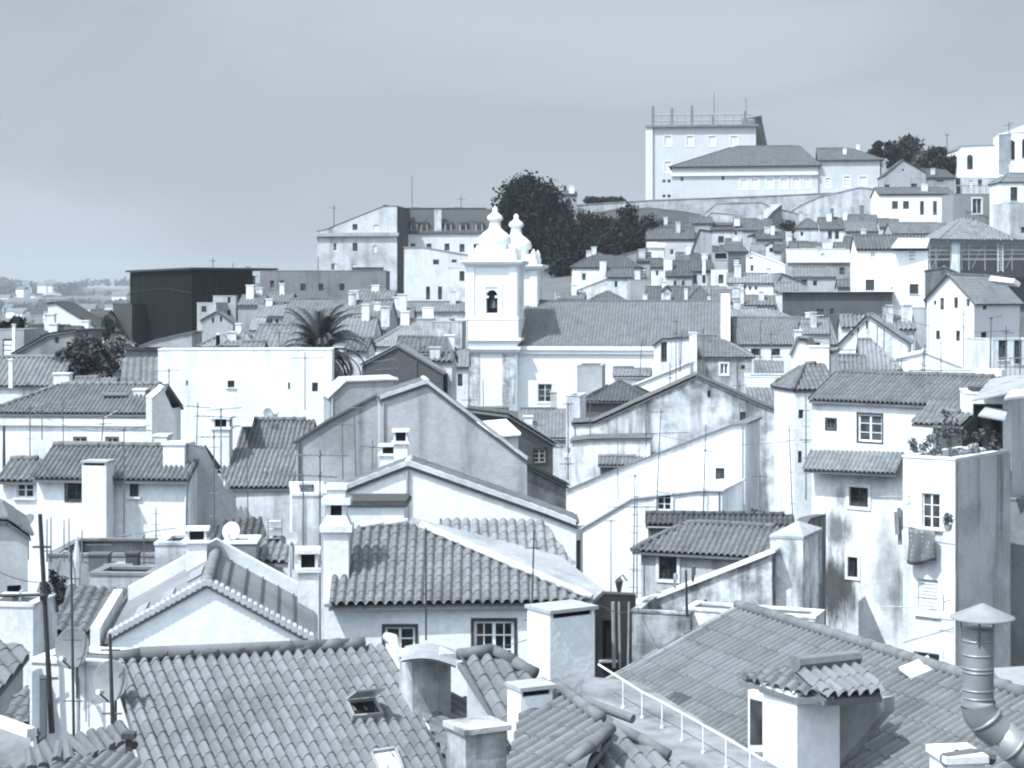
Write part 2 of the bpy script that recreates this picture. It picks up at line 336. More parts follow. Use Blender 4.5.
def house(label, E0, E1, Y, yaw=0, roof=('flat',), d=None, wall=None, mt=None, win=(), rwin=(), lwin=(), ov=.22, ovx=.12, pitch=24, sp=.22, cl=.38, name='house', cat='house', group=None,
          chim=(), base=None, trim=True, verge=None, rb=None, parapet=.35, slab=None, ridge=True, amp=.05):
    """E0,E1: the two ends of the facade's eave as seen; depth Y of the first; the plan, heights and openings follow in metres"""
    if yaw is None: yaw = yaw_from(E0, E1, Y)
    a = math.radians(yaw); ca, sa = math.cos(a), math.sin(a); A = at(*E0, Y); dx = (E1[0]-512)/F
    wid = (dx*Y-A[0])/(ca-dx*sa)
    def fp(px, py):
        k = (px-512)/F; u = (k*Y-A[0])/(ca-k*sa); t = Y+u*sa; return u, CZ+(H0-py)/F*t
    kR = lambda py, v: CZ+(H0-py)/F*(Y+v*ca)
    ze = A[2]; wall = wall or plaster(); mt = mt or tile(); kind = roof[0]
    if kind in ('gx', 'hip', 'shed'):
        k, ke = (H0-roof[1])/F, (H0-E0[1])/F; tp = math.tan(math.radians(pitch)); v = (k-ke)*Y/(tp-k*ca)
        if v < .3: print('BAD PITCH', label, v); v = 1.0
        zr = ze+tp*v; D = d or (2*v if kind != 'shed' else v)
    else: D = d or 6.0
    gs = [gz(A[0]+q*ca*wid-r*sa*D, Y+q*sa*wid+r*ca*D) for q in (0, 1) for r in (0, 1)]
    zb = (min(gs)-1.2) if base is None else fp(E0[0], base)[1]
    if zb > ze-1.5 and base is None: zb = ze-3.0
    root = empty(name, (A[0], Y, zb), a, label, cat, group); z = lambda q: q-zb
    ar = random.Random(label); auto = Y > 140 and cat == 'house' and not any(q in label for q in ('nett', 'warehouse', 'felt', 'blank', 'concrete', 'arched', 'sheet', 'flank', 'soot', 'plain', 'gutted', 'terrace'))
    if Y > 200 and wall is PW: wall = ar.choice([PW, PW2, PW2, PW3, plaster(.58, .25, .3), plaster(.48, .3, .35)])
    fw = [(*fp(c[0]-c[2]/2, c[1]+c[3]/2), *fp(c[0]+c[2]/2, c[1]-c[3]/2), c[4] if len(c) > 4 else 'g', c[2]) for c in win]
    fw = [(q[0], q[2], z(q[1]), z(q[3]), q[4], q[5]) for q in fw]
    if auto and not win and kind != 'prof' and wid > 1.6:
        n = max(1, int(wid/2.8)); ww = .95; off = ar.uniform(-.3, .3)
        for q in range(n):
            c = wid*(q+.5)/n+off*.6; zt = z(ze)-ar.uniform(.7, .95)
            if ar.random() < .85 and .6 < c < wid-.6 and zt > 2.2: fw.append((c-ww/2, c+ww/2, zt-ar.choice([1.1, 1.4, 1.7]), zt, ar.choice(['d', 'd', 'w', 'b']), 4))
    def side(ws, u):
        r = []
        for c in ws:
            pr = []
            for px, py in ((c[0]-c[2]/2, c[1]+c[3]/2), (c[0]+c[2]/2, c[1]-c[3]/2)):
                k = (px-512)/F; X0, Y0 = A[0]+u*ca, Y+u*sa; v = (X0-k*Y0)/(sa+k*ca); pr.append((v, CZ+(H0-py)/F*(Y0+v*ca)))
            r.append((pr[0][0], pr[1][0], z(pr[0][1]), z(pr[1][1]), c[4] if len(c) > 4 else 'g', c[2]*1.5))
        return r
    rw, lw = side(rwin, wid), side(lwin, 0)
    if kind == 'prof': pf = [(fp(*q)[0], z(fp(*q)[1])) for q in roof[1]]; pf[0] = (0., pf[0][1]); wid = pf[-1][0]
    else: pf = [(0., z(ze)), (wid, z(ze))]
    if kind == 'gx': ps = [(0., z(ze)), (v, z(zr)), (2*v, z(ze))] if abs(D-2*v) < 1e-6 else [(0., z(ze)), (v, z(zr)), (D, z(zr)-tp*(D-v))]; pb = [(0., ps[-1][1]), (wid, ps[-1][1])]
    elif kind == 'shed': ps = [(0., z(ze)), (D, z(ze)+tp*D)]; pb = [(0., z(zr)), (wid, z(zr))]
    elif kind == 'prof': ps = None; pb = pf
    else: ps = [(0., z(ze)), (D, z(ze))]; pb = pf
    sl_, sr_ = (ps, ps) if ps else ([(0., pf[0][1]), (D, pf[0][1])], [(0., pf[-1][1]), (D, pf[-1][1])])
    mb = MB(); thick = .16 if Y < 160 else .22
    wall_face(mb, (0,0,0), (1,0,0), pf, 0, [q[:4] for q in fw], thick)
    wall_face(mb, (wid,0,0), (0,1,0), sr_, 0, [q[:4] for q in rw], thick)
    wall_face(mb, (0,D,0), (0,-1,0), [(D-u, zz) for u, zz in sl_][::-1], 0, [(D-q[1], D-q[0], q[2], q[3]) for q in lw], thick)
    wall_face(mb, (wid,D,0), (-1,0,0), [(wid-u, zz) for u, zz in pb][::-1], 0, [])
    walls = mb.build('wall', wall, root)
    for q in fw: window_part(root, (0,0,0), (1,0,0), *q, thick=thick)
    for q in rw: window_part(root, (wid,0,0), (0,1,0), *q, thick=thick)
    for q in lw: window_part(root, (0,D,0), (0,-1,0), D-q[1], D-q[0], q[2], q[3], q[4], q[5], thick=thick)
    if auto and not win and kind != 'prof' and wid > 1.6:
        pass
    # roof
    rm = None; rl = []; up = amp*1.6+.02 if rb != 'sheet' else .04
    if kind in ('gx', 'shed'):
        e_ = z(ze)-tp*ov+up; r_ = z(zr)+up; back = ps[-1][1]
        P = [[(-ovx, -ov, e_), (wid+ovx, -ov, e_), (wid+ovx, v, r_), (-ovx, v, r_)]]
        if kind == 'gx': P.append([(-ovx, v, r_), (wid+ovx, v, r_), (wid+ovx, D+ov, back-tp*ov+up), (-ovx, D+ov, back-tp*ov+up)])
        rl = [((-ovx, v, r_+.03), (wid+ovx, v, r_+.03))]
    elif kind == 'hip':
        hl, hr = roof[2], roof[3]; e_ = z(ze)-tp*ov+up; r_ = z(zr)+up
        va = min(v, wid*.49) if hl and hr else v
        x0, x1 = (v*hl if hl else -ovx), (wid-v*hr if hr else wid+ovx)
        if x1 < x0: x0 = x1 = (x0+x1)/2
        L0, R0 = (-ov if hl else -ovx), (wid+ov if hr else wid+ovx); D = 2*v
        P = [[(L0, -ov, e_), (R0, -ov, e_), (x1, v, r_), (x0, v, r_)], [(x0, v, r_), (x1, v, r_), (R0, D+ov, e_), (L0, D+ov, e_)]]
        if hl: P.append([(L0, -ov, e_), (x0, v, r_), (L0, D+ov, e_)])
        if hr: P.append([(R0, -ov, e_), (R0, D+ov, e_), (x1, v, r_)])
        rl = [((x0, v, r_+.03), (x1, v, r_+.03))]
        if hl: rl += [((L0, -ov, e_+.03), (x0, v, r_+.03)), ((L0, D+ov, e_+.03), (x0, v, r_+.03))]
        if hr: rl += [((R0, -ov, e_+.03), (x1, v, r_+.03)), ((R0, D+ov, e_+.03), (x1, v, r_+.03))]
    elif kind == 'prof':
        P = []
        q = list(pf); s0 = (q[0][1]-q[1][1])/(q[0][0]-q[1][0]+1e-9); s1 = (q[-1][1]-q[-2][1])/(q[-1][0]-q[-2][0]+1e-9)
        if abs(s0) < 3: q[0] = (q[0][0]-ovx, q[0][1]-ovx*s0)
        if abs(s1) < 3: q[-1] = (q[-1][0]+ovx, q[-1][1]+ovx*s1)
        for (u0, z0_), (u1, z1_) in zip(q[:-1], q[1:]):
            if u1-u0 < .05: continue
            P.append([(u0, -ovx, z0_+up), (u1, -ovx, z1_+up), (u1, D+ovx, z1_+up), (u0, D+ovx, z0_+up)])
        for i in range(1, len(q)-1):
            if q[i][1] > q[i-1][1] and q[i][1] > q[i+1][1]: rl.append(((q[i][0], -ovx, q[i][1]+.07), (q[i][0], D+ovx, q[i][1]+.07)))
    if kind == 'flat':
        zt = z(ze); b = MB(); t = .22; b.box((t+.002, t+.002, zt-parapet-.1), (wid-t-.002, D-t-.002, zt-parapet)); rm = b.build('roof', mt, root)
        b = MB(); o_ = ov if ov != .22 else .03
        b.box((-o_, -o_, zt), (wid+o_, t, zt+.07)); b.box((-o_, D-t, zt), (wid+o_, D+o_, zt+.07)); b.box((-o_, t+.001, zt), (t, D-t-.001, zt+.07)); b.box((wid-t, t+.001, zt), (wid+o_, D-t-.001, zt+.07))
        b.box((.003, .003, zt-parapet-.1), (t, D-.003, zt-.001), 0); b.box((wid-t, .003, zt-parapet-.1), (wid-.003, D-.003, zt-.001), 0)
        b.build('parapet', verge or wall, root)
    else:
        isflat = rb == 'sheet'
        rm = roof_part(root, P, mt, Y, sp, cl, slab=slab, flat=isflat, amp=amp)
        if ridge and rl: ridge_part(rm, rl, mt if not verge else verge, Y, .11 if Y < 120 else .14)
        if verge and kind == 'prof':
            b = MB()
            for (u0, z0_), (u1, z1_) in zip(pf[:-1], pf[1:]):
                if u1-u0 > .05: b.prism([(u0, -ovx-.05, z0_+.03), (u1, -ovx-.05, z1_+.03), (u1, -ovx-.05, z1_+.16), (u0, -ovx-.05, z0_+.16)], (0, .3, 0))
            b.build('verge', verge, rm)
    if cat == 'house' and 40 < Y < 175 and wid > 2.5 and kind in ('gx', 'hip', 'prof', 'shed'):
        for q in range(ar.choice([1, 1, 2])):
            u = ar.choice([.12, wid-.12, wid*ar.uniform(.2, .8)]); zt = np.interp(u, [x[0] for x in pf], [x[1] for x in pf])-.12
            if any(h[0]-.2 < u < h[1]+.2 for h in fw): continue
            b = MB(); rr_ = ar.choice([.045, .03, .02]); j_ = ar.uniform(-.12, .12); b.tube([(u, -rr_-.02, zt), (u, -rr_-.02, zt*.6), (u+j_, -rr_-.02, zt*.55), (u+j_, -rr_-.02, .2)], rr_, 6); b.build('downpipe', ar.choice([plain(.3, .6), plain(.12, .6), PW2]), root)
        if kind in ('gx', 'shed') and ar.random() < .6:
            b = MB(); b.tube([(-.05, -ov-.03, z(ze)-tp*ov-.04), (wid+.05, -ov-.03, z(ze)-tp*ov-.07)], .055, 6); b.build('gutter', plain(.2, .5), root)
    if auto and kind in ('gx', 'hip') and not chim and ar.random() < .7:
        for q in range(ar.choice([1, 1, 2])):
            u = wid*ar.uniform(.15, .85); vv = v*ar.uniform(.35, 1.2); b = MB(); zb2 = z(ze)+tp*min(vv, 2*v-vv)-.2; s_ = ar.uniform(.28, .5); hh = ar.uniform(.9, 1.9)
            b.box((u-s_, vv-s_*.7, zb2), (u+s_, vv+s_*.7, zb2+hh)); b.box((u-s_-.07, vv-s_*.7-.07, zb2+hh), (u+s_+.07, vv+s_*.7+.07, zb2+hh+.12)); b.build('chimney', ar.choice([PW, PW2, PW3]), root)
    for c in chim: chimney(root, *c[:5], Y+(c[5] if len(c) > 5 else D*.3), **(c[6] if len(c) > 6 else {}))
    root['wid'] = wid; root['dep'] = D; root['zr'] = zr-zb if kind in ('gx', 'hip', 'shed') else z(ze)
    return root
def chimney(root, px, top, bot, wpx, ratio, Y, style='plain', mat=None, yawrel=0, name='chimney', shift=0):
    """a stack standing behind the facade: centre px, top and bottom rows, width in pixels, plan depth/width ratio"""
    T = local(root, at(px, top, Y)); B = local(root, at(px, bot, Y)); wd = wpx/F*Y; dp = wd*ratio; h = T[2]-B[2]
    m = mat or plaster(.74, .12, .15); mb = MB(); o = None; x0, x1, y0, y1 = -wd/2, wd/2, -dp/2, dp/2; extra = MB()
    if style == 'plain':
        mb.box((x0, y0, 0), (x1, y1, h)); extra.box((x0-.05, y0-.05, h), (x1+.05, y1+.05, h+.08))
    elif style == 'gap':
        g = min(.3, h*.16); mb.box((x0, y0, 0), (x1, y1, h-g*1.6)); extra.box((x0-.06, y0-.06, h-g*1.6), (x1+.06, y1+.06, h-g*1.3))
        q = min(wd, dp)*.16
        for sx in (x0, x1-q):
            for sy in (y0, y1-q): extra.box((sx+.003, sy+.003, h-g*1.3), (sx+q-.003, sy+q-.003, h-g*.3))
        extra.box((x0+q, y0+q*1.4, h-g*1.3), (x1-q, y1-q*1.4, h-g*.31), 1)
        extra.box((x0-.05, y0-.05, h-g*.3), (x1+.05, y1+.05, h))
    elif style == 'tier':
        mb.box((x0, y0, 0), (x1, y1, h*.62)); extra.box((x0-.08, y0-.08, h*.62), (x1+.08, y1+.08, h*.67)); s = .8
        extra.prism([(x0-.05, y0-.05, h*.67), (x1+.05, y0-.05, h*.67), (x1*s, y0*s, h*.75), (x0*s, y0*s, h*.75)], (0, dp*.9, 0))
        for a, b, cc in ((x0*s, x0*.45, 0), (x1*.45, x1*s, 0)): extra.box((a, y0*s, h*.75), (b, y1*s, h*.84))
        extra.box((x0*.45, y0*.5, h*.75), (x1*.45, y1*s, h*.839), 1)
        extra.box((x0-.04, y0-.04, h*.84), (x1+.04, y1+.04, h*.89)); extra.box((x0*.7, y0*.7, h*.89), (x1*.7, y1*.7, h*.96)); extra.box((x0*.85, y0*.85, h*.96), (x1*.85, y1*.85, h))
    elif style == 'sheet':
        mb.box((x0, y0, 0), (x1, y1, h-.16))
        for sx in (x0+.04, x1-.1):
            for sy in (y0+.04, y1-.1): extra.box((sx, sy, h-.16), (sx+.06, sy+.06, h-.03), 1)
        extra.prism([(x0-.1, y0-.12, h-.05), (x1+.1, y0-.12, h-.05), (x1+.1, y1+.1, h+.02), (x0-.1, y1+.1, h+.02)], (0, 0, -.025), 2)
    elif style == 'slot':
        g = .15; mb.box((x0, y0, 0), (x1, y1, h-g)); extra.box((x0+.003, y0+.003, h-g), (x0+wd*.07, y1-.003, h-.06)); extra.box((x1-wd*.07, y0+.003, h-g), (x1-.003, y1-.003, h-.06))
        extra.box((x0+wd*.07, y0+.06, h-g), (x1-wd*.07, y1-.06, h-.061), 1); extra.box((x0-.03, y0-.05, h-.06), (x1+.05, y1+.04, h), 2)
    o = mb.build(name, m, root); o.location = B; o.rotation_euler = (0, 0, math.radians(yawrel))
    if extra.v: extra.build('cap', [m, VOIDM, plain(.34, .6)], o)
    return o
# pieces of roof given by a plane (a seen point, its depth, pitch, downslope azimuth: 0 towards the viewer, + to the right)
def plane(px, py, Y, pitch, az):
    p = at(px, py, Y); a, t = math.radians(az), math.tan(math.radians(pitch))
    n = np.array([math.sin(a)*t, -math.cos(a)*t, 1.0]); return p, n/np.linalg.norm(n)
def onto(pl, px, py):
    p, n = pl; d = np.array([(px-512)/F, 1.0, (H0-py)/F]); o = np.array([0, 0, CZ]); t = np.dot(p-o, n)/np.dot(d, n); return o+d*t
def plane_house(label, planes, name='house', cat='house', mt=None, wall=None, sp=.22, cl=.38, inset=.2, verges=None, ridges=(), zbase=None, amp=.05, flat=False, group=None, vmat=None, rr=.12):
    """roof planes [(plane, [(px,py)...])] over walls that drop to the ground"""
    W = [[onto(pl, *q) for q in pts] for pl, pts in planes]; c = np.mean([p for q in W for p in q], 0)
    zb = gz(c[0], c[1])-1 if zbase is None else zbase; root = empty(name, (c[0], c[1], zb), 0, label, cat, group)
    Lp = [[local(root, p) for p in q] for q in W]; Ym = float(np.mean([p[1] for q in W for p in q]))
    mb = MB()
    for q in Lp:
        cc = np.mean(q, 0); top = [p+(cc-p)*min(.3, inset/np.linalg.norm((cc-p)[:2])) for p in q]; top = [p-np.array([0, 0, .14]) for p in top]
        n = len(q); bot = [np.array([p[0], p[1], 0]) for p in top]
        mb.add(top+bot, [tuple(range(n)), tuple(range(n, 2*n))]+[(i, (i+1) % n, n+(i+1) % n, n+i) for i in range(n)])
    mb.build('wall', wall or plaster(.7, .2, .25), root)
    rm = roof_part(root, Lp, mt or tile(), Ym, sp, cl, flat=flat, amp=amp)
    if ridges: ridge_part(rm, [(local(root, onto(pl, *a))+(0, 0, .05), local(root, onto(pl, *b))+(0, 0, .05)) for pl, a, b in ridges], mt or tile(), Ym, rr)
    if verges:
        b = MB()
        for pl, p, q, wd, hh in verges:
            p, q = local(root, onto(pl, *p)), local(root, onto(pl, *q)); d = q-p; s = np.cross(d, (0, 0, 1)); s = s/np.linalg.norm(s)*wd
            b.prism([p-s/2-(0,0,.1), p+s/2-(0,0,.1), p+s/2+(0,0,hh), p-s/2+(0,0,hh)], d)
        b.build('verge', vmat or plaster(.74, .15, .1), rm)
    return root
# ---------------------------------------------------------------- builders for trees, aerials, dishes
def leaf_cloud(mb, C, R, n, size, seed, shell=.55, droop=0):
    """n small leaf sprays through an ellipsoid; tone follows the clump, not the light"""
    r = np.random.default_rng(seed); C = np.array(C, float); R = np.array(R, float)
    d = r.normal(size=(n, 3)); d /= np.linalg.norm(d, axis=1)[:, None]; rad = shell+(1-shell)*r.random(n)**.6
    c = C+d*R*rad[:, None]; c[:, 2] -= droop*r.random(n)
    u = r.normal(size=(n, 3)); u /= np.linalg.norm(u, axis=1)[:, None]; w_ = r.normal(size=(n, 3)); v = np.cross(u, w_); v /= np.linalg.norm(v, axis=1)[:, None]
    s = size*(.6+.8*r.random(n))[:, None]; V = np.stack([c-u*s, c+v*s*.55, c+u*s, c-v*s*.55], 1).reshape(-1, 3)
    mb.raw(V, np.arange(4*n).reshape(n, 4), np.clip(r.normal(.4, .22, n)+r.normal(0, .15), 0, 1))
def tree(label, px, top, bot, wpx, Y, name='tree', v=.045, clumps=26, leaves=260, size=.28, seed=1, group=None, squash=1.0, trunk_to=None, cat='tree', dy=1.0):
    """clumps of sprays on limbs round a tapered trunk"""
    r = random.Random(seed); T, B = at(px, top, Y), at(px, bot, Y); Hh = T[2]-B[2]; Wd = wpx/F*Y/2
    g = gz(B[0], Y); zb = min(g, B[2])-.3
    root = empty(name, (B[0], Y, zb), 0, label, cat, group); b0 = B[2]-zb; mb = MB(); tr = MB()
    cz = b0+Hh*.5; cents = []
    for i in range(clumps):
        for _ in range(30):
            x, y, z = r.uniform(-1, 1), r.uniform(-1, 1), r.uniform(-1, 1)
            if x*x+y*y+z*z < 1: break
        wz = 1-.35*max(0, z)**2; k = r.uniform(.22, .40)
        c = (x*Wd*.78*wz, y*Wd*.78*dy*wz, cz+z*Hh*.40); cents.append(c)
        leaf_cloud(mb, c, (Wd*k, Wd*k*dy, Hh*k*.5*squash), leaves, size*.8, seed*100+i, .15); leaf_cloud(mb, c, (Wd*k*1.35, Wd*k*1.35*dy, Hh*k*.66*squash), leaves//5, size*.8, seed*100+i+51, .6)
    h1 = cz-.1*Hh; tr.tube([(0, 0, 0), (.1, .05, h1*.5), (0, 0, h1), (.1, 0, cz+Hh*.25)], [Wd*.09+.08, Wd*.075+.06, Wd*.06+.04, .05], 8)
    for c in cents[::2]:
        tr.tube([(0, 0, h1*.75), (c[0]*.5, c[1]*.5, (h1*.75+c[2])*.5+.1), c], [Wd*.045+.03, Wd*.03+.02, .02], 5)
    tr.build('trunk', plain(.07, .95), root); mb.build('crown', leafmat(v), root)
    return root
def shrub(label, P, R, n, size, seed, v=.07, name='shrub', group=None, stems=5, cat='plant'):
    root = empty(name, (P[0], P[1], P[2]), 0, label, cat, group); mb = MB(); st = MB(); r = random.Random(seed)
    for i in range(16):
        a = r.uniform(0, 6.28); k = r.uniform(.2, 1.15); top = np.array([math.cos(a)*R[0]*k, math.sin(a)*R[1]*k, R[2]*r.uniform(.7, 2.1)*(1.25-.5*k)]); mid = top*np.array([.35, .35, .6]); st.tube([(math.cos(a)*.08, math.sin(a)*.08, 0), mid, top], [.014, .01, .004], 4)
        for t in (.45, .7, .95): leaf_cloud(mb, mid+(top-mid)*t, (R[0]*.2, R[1]*.2, R[2]*.24), n//64, size*r.uniform(.7, 1.25), seed*50+i*3+int(t*10), .05)
    st.build('stem', plain(.08, .9), root); mb.build('foliage', leafmat(v), root); return root
def aerial(label, px, top, bot, Y, booms=(), lean=0, r=None, mat=None, name='tv_antenna', group=None, cat='antenna', els=True, rungs=0):
    """mast with Yagi booms; boom = (row, x from, x to, rise in rows)"""
    B, T = at(px, bot, Y), at(px+lean, top, Y); root = empty(name, B, 0, label, cat, group); r = r or max(.016, .00030*Y); m = mat or METAL
    mb = MB(); mb.tube([(0, 0, 0), T-B], [r*1.15, r*.85], 6); mb.build('mast', m, root)
    for row, x0, x1, rise in booms:
        p, q = at(x0, row, Y)-B, at(x1, row+rise, Y)-B; q[1] += .15*abs(q[0]-p[0]); b = MB(); b.tube([p, q], r*.7, 5)
        f = (bot-row)/(bot-top+1e-6); c = (T-B)*f; b.tube([c-(0, r*2, .03), c+(0, r*2, .03)], r*1.6, 5)
        o = b.build('boom', m, root)
        if els:
            e = MB(); n = max(3, int(np.linalg.norm(q-p)/.17)); d = q-p
            for i in range(n+1):
                s = p+d*(i/n); k = .32*(1-.35*i/n); e.tube([s-np.array([.16*k, k, 0]), s+np.array([.16*k, k, 0])], r*.36, 4)
            e.build('elements', m, o)
    for i in range(rungs):
        z_ = (T-B)*(.25+.6*i/max(1, rungs-1)); b = MB(); b.tube([z_-(.16, 0, 0), z_+(.16, 0, 0)], r*.5, 4); b.build('rung', m, root)
    return root
def dish(label, px, py, rp, Y, az=0, el=20, mat=None, foot=None, group=None):
    """offset dish: shallow bowl, feed arm, head and wall bracket; az 0 faces the viewer, + right"""
    C = at(px, py, Y); root = empty('satellite_dish', C, 0, label, 'satellite dish', group); R = rp/F*Y; a, e = math.radians(az), math.radians(el)
    f = np.array([math.sin(a)*math.cos(e), -math.cos(a)*math.cos(e), math.sin(e)]); s = np.cross(f, (0, 0, 1)); s /= np.linalg.norm(s); u = np.cross(s, f)
    mb = MB(); n = 28; rings = [(0, -.16), (.35, -.14), (.7, -.08), (.95, -.012), (1, .0), (1.0, -.03), (.7, -.11), (.35, -.17), (0, -.19)]; vs = []
    for rr, dd in rings:
        for k in range(n): t = 2*math.pi*k/n; vs.append((s*math.cos(t)*rr+u*math.sin(t)*rr*1.06+f*dd)*R)
    mb.add(vs, [(i*n+k, i*n+(k+1) % n, (i+1)*n+(k+1) % n, (i+1)*n+k) for i in range(len(rings)-1) for k in range(n)])
    mb.build('reflector', mat or plain(.34, .5), root, True)
    b = MB(); tip = f*R*.95-u*R*.55; b.tube([-u*R*.98-f*R*.03, tip], .018, 5); b.build('feed_arm', METAL, root)
    b = MB(); b.tube([tip, tip-f*.14*max(1, R/.4)], [.045, .035], 8); b.build('feed_head', plain(.5, .5), root)
    b = MB(); b.tube([-f*R*.19, -f*R*.5], .03, 6)
    q = -f*R*.5; z_ = -R*1.6 if foot is None else at(px, foot, Y)[2]-C[2]; b.tube([q+(0, 0, .08), (q[0], q[1], z_)], .024, 6); b.build('bracket', METAL, root)
    return root
# ---------------------------------------------------------------- NEAR ROOFS
T1, T2, T3, TD, TL = tile(.138, .3), tile(.126, .35), tile(.15, .28), tile(.066, .35), tile(.18, .3)
PW, PW2, PW3 = plaster(.76, .2, .28), plaster(.68, .38, .42), plaster(.62, .4, .45)
PG, PGS, PGD = plaster(.34, .18, .25), plaster(.42, .45, .6), plaster(.2, .3, .35)
MORT = plaster(.7, .2, .1)

# the wide roof with the two hatches
pN1 = plane(113, 660, 30, 23, 26)
r1 = plane_house('near tiled roof with two open hatches and a fat ridge roll', [(pN1, [(111, 661), (388, 645), (466, 800), (154, 800)])], mt=T1, sp=.19, cl=.33, amp=.055,
    ridges=[(pN1, (113, 659), (386, 645.5))], verges=[(pN1, (389, 646), (468, 800), .12, .04)], rr=.105)
def hatch(root, pl, pts, lid):
    q = [local(root, onto(pl, *p)) for p in pts]; n = pl[1]; mb = MB(); t = .05
    for i in range(4):
        a, b = q[i], q[(i+1) % 4]; mb.prism([a, b, b+n*.12, a+n*.12], (np.mean(q, 0)-(a+b)/2)*.16)
    o = mb.build('hatch_frame', plain(.28, .5), root); g = MB(); g.prism([p+n*.06+(np.mean(q, 0)-p)*.12 for p in q], n*.012); g.build('pane', plain(.55, .15, .6) if not lid else GLASS, o)
    if lid:
        m = MB(); a, b = q[0]+n*.13, q[1]+n*.13; d = (q[3]-q[0])*.9+n*.42; m.prism([a, b, b+d, a+d], n*.03); m.build('lid', plain(.5, .25, .5), o)
hatch(r1, pN1, [(345, 706), (374, 703), (383, 719), (352, 722)], True)
hatch(r1, pN1, [(369, 756), (395, 752), (404, 775), (377, 778)], False)

# roof beside it, between the chimneys: front slope, turned wing behind, hips
pA = plane(490, 655, 29.2, 25, 22); pB = plane(520, 668, 28.6, 22, -62); pC = plane(612, 731, 26.5, 25, 30)
r2 = plane_house('small tiled roof among four chimneys with hipped ridge rolls', [(pA, [(458, 658), (492, 654), (556, 688), (590, 745), (520, 772), (496, 715)])],
    mt=T3, sp=.24, cl=.36, amp=.06, ridges=[(pA, (492, 653), (556, 688)), (pA, (458, 657), (492, 653))], rr=.1, wall=PGS)
pD = plane(500, 760, 27.3, 20, -70)
r2b = plane_house('tiled valley roof running down to the small grey chimney', [(plane(432, 724, onto(pN1, 432, 724)[1]-.12, 20, 58), [(408, 684), (522, 712), (560, 760), (540, 800), (465, 800)])], wall=PGS, mt=T2, sp=.23, cl=.4)
pE = plane(560, 690, 27.5, 17, -48)
r2c = plane_house('tiled hip roof beside the walkway seen from its ridge end', [(pE, [(552, 684), (612, 731), (560, 800), (500, 800), (520, 715)])], wall=PGD, mt=T3, sp=.2, cl=.42,
    ridges=[(pE, (555, 687), (612, 730)), (pE, (612, 731), (548, 785))], rr=.085)
pF = plane(615, 727, 26.6, 24, 32)
r2d = plane_house('last tiled roof by the walkway with big loose cover tiles', [(pF, [(613, 728), (690, 772), (720, 810), (588, 810), (600, 752)])], wall=PGD, mt=T3, sp=.26, cl=.36, amp=.065, ridges=[(pF, (613, 727), (695, 775))], rr=.08)
b = MB(); P_ = lambda px, py: onto(plane(560, 686, 28, 9, 60), px, py)
b.tube([P_(548, 684), P_(590, 703), P_(633, 719)], [.075, .075, .07], 12); tag(b.build('ridge_roll', T3), 'loose row of ridge tiles lying along the walkway edge', 'roof tiles')

# concrete walkway with handrail
pW = plane(640, 715, 29, 3, 30)
b = MB(); q = [onto(pW, *p) for p in [(585, 676), (640, 682), (705, 722), (790, 775), (800, 810), (735, 810), (610, 716), (580, 700)]]
b.prism(q, (0, 0, -.35)); wk = tag(b.build('walkway', stone(.2, .3)), 'flat concrete roof walkway between two tiled roofs', 'walkway')
b = MB(); q = [onto(pW, *p)+(0, 0, .18) for p in [(600, 704), (640, 712), (800, 800), (770, 805)]]
rail = empty('handrail', onto(pW, 623, 708), 0, 'thin white metal handrail along the concrete walkway', 'railing')
posts = [(623, 680, 708), (642, 692, 718), (662, 702, 728), (682, 713, 741), (703, 725, 753), (726, 738, 768), (750, 752, 782)]
tops = [local(rail, onto(pW, x, bt)+(0, 0, (bt-tp)/F*onto(pW, x, bt)[1])) for x, tp, bt in posts]
for (x, tp, bt), t_ in zip(posts, tops):
    b = MB(); B_ = local(rail, onto(pW, x, bt)); b.tube([B_, t_], .011, 6); b.tube([B_, B_+(0, 0, .03)], .03, 8); b.build('post', WHITE, rail)
b = MB(); b.tube([tops[0]+(tops[0]-tops[1])*1.35, *tops, tops[-1]+(tops[-1]-tops[-2])*.6], .016, 8); b.build('rail', WHITE, rail)

# big right-hand roof
YR = 36.0
Pp = at(737, 608, YR); kz = (1024-512)/F; YQ = YR*(H0-608)/(H0-697); Qp = at(1024, 697, YQ)
azR = math.degrees(math.atan2(-(Pp[1]-Qp[1]), -(Qp[0]-Pp[0])*-1)) if False else -math.degrees(math.atan2(Pp[1]-Qp[1], Qp[0]-Pp[0]))
pR = plane(737, 608, YR, 24, azR)
r3 = plane_house('big near tiled roof sloping left with a dormer and steel flue', [(pR, [(737, 608), (1040, 702), (1060, 830), (810, 830), (640, 724), (592, 690)])], mt=T2, sp=.185, cl=.46, amp=.058,
    ridges=[(pR, (737, 607), (1040, 701))], verges=[(pR, (737, 609), (592, 690), .22, .05)], rr=.1, vmat=plaster(.26, .3, .2))
pR2 = (pR[0], np.array([-pR[1][0], -pR[1][1], pR[1][2]]))
b = MB(); b.box((-.28, -.2, 0), (.28, .2, .05)); o = b.build('skylight', plain(.8, .1, .6), r3); p = local(r3, onto(pR, 920, 672)); o.location = p+(0, 0, .05); o.rotation_euler = (.25, -.3, .3)
b = MB(); b.box((-.5, -.3, 0), (.5, .3, .03)); o = b.build('patch', TD, r3); p = local(r3, onto(pR, 663, 711)); o.location = p+(0, 0, .04); o.rotation_euler = (0, -.42, .4)

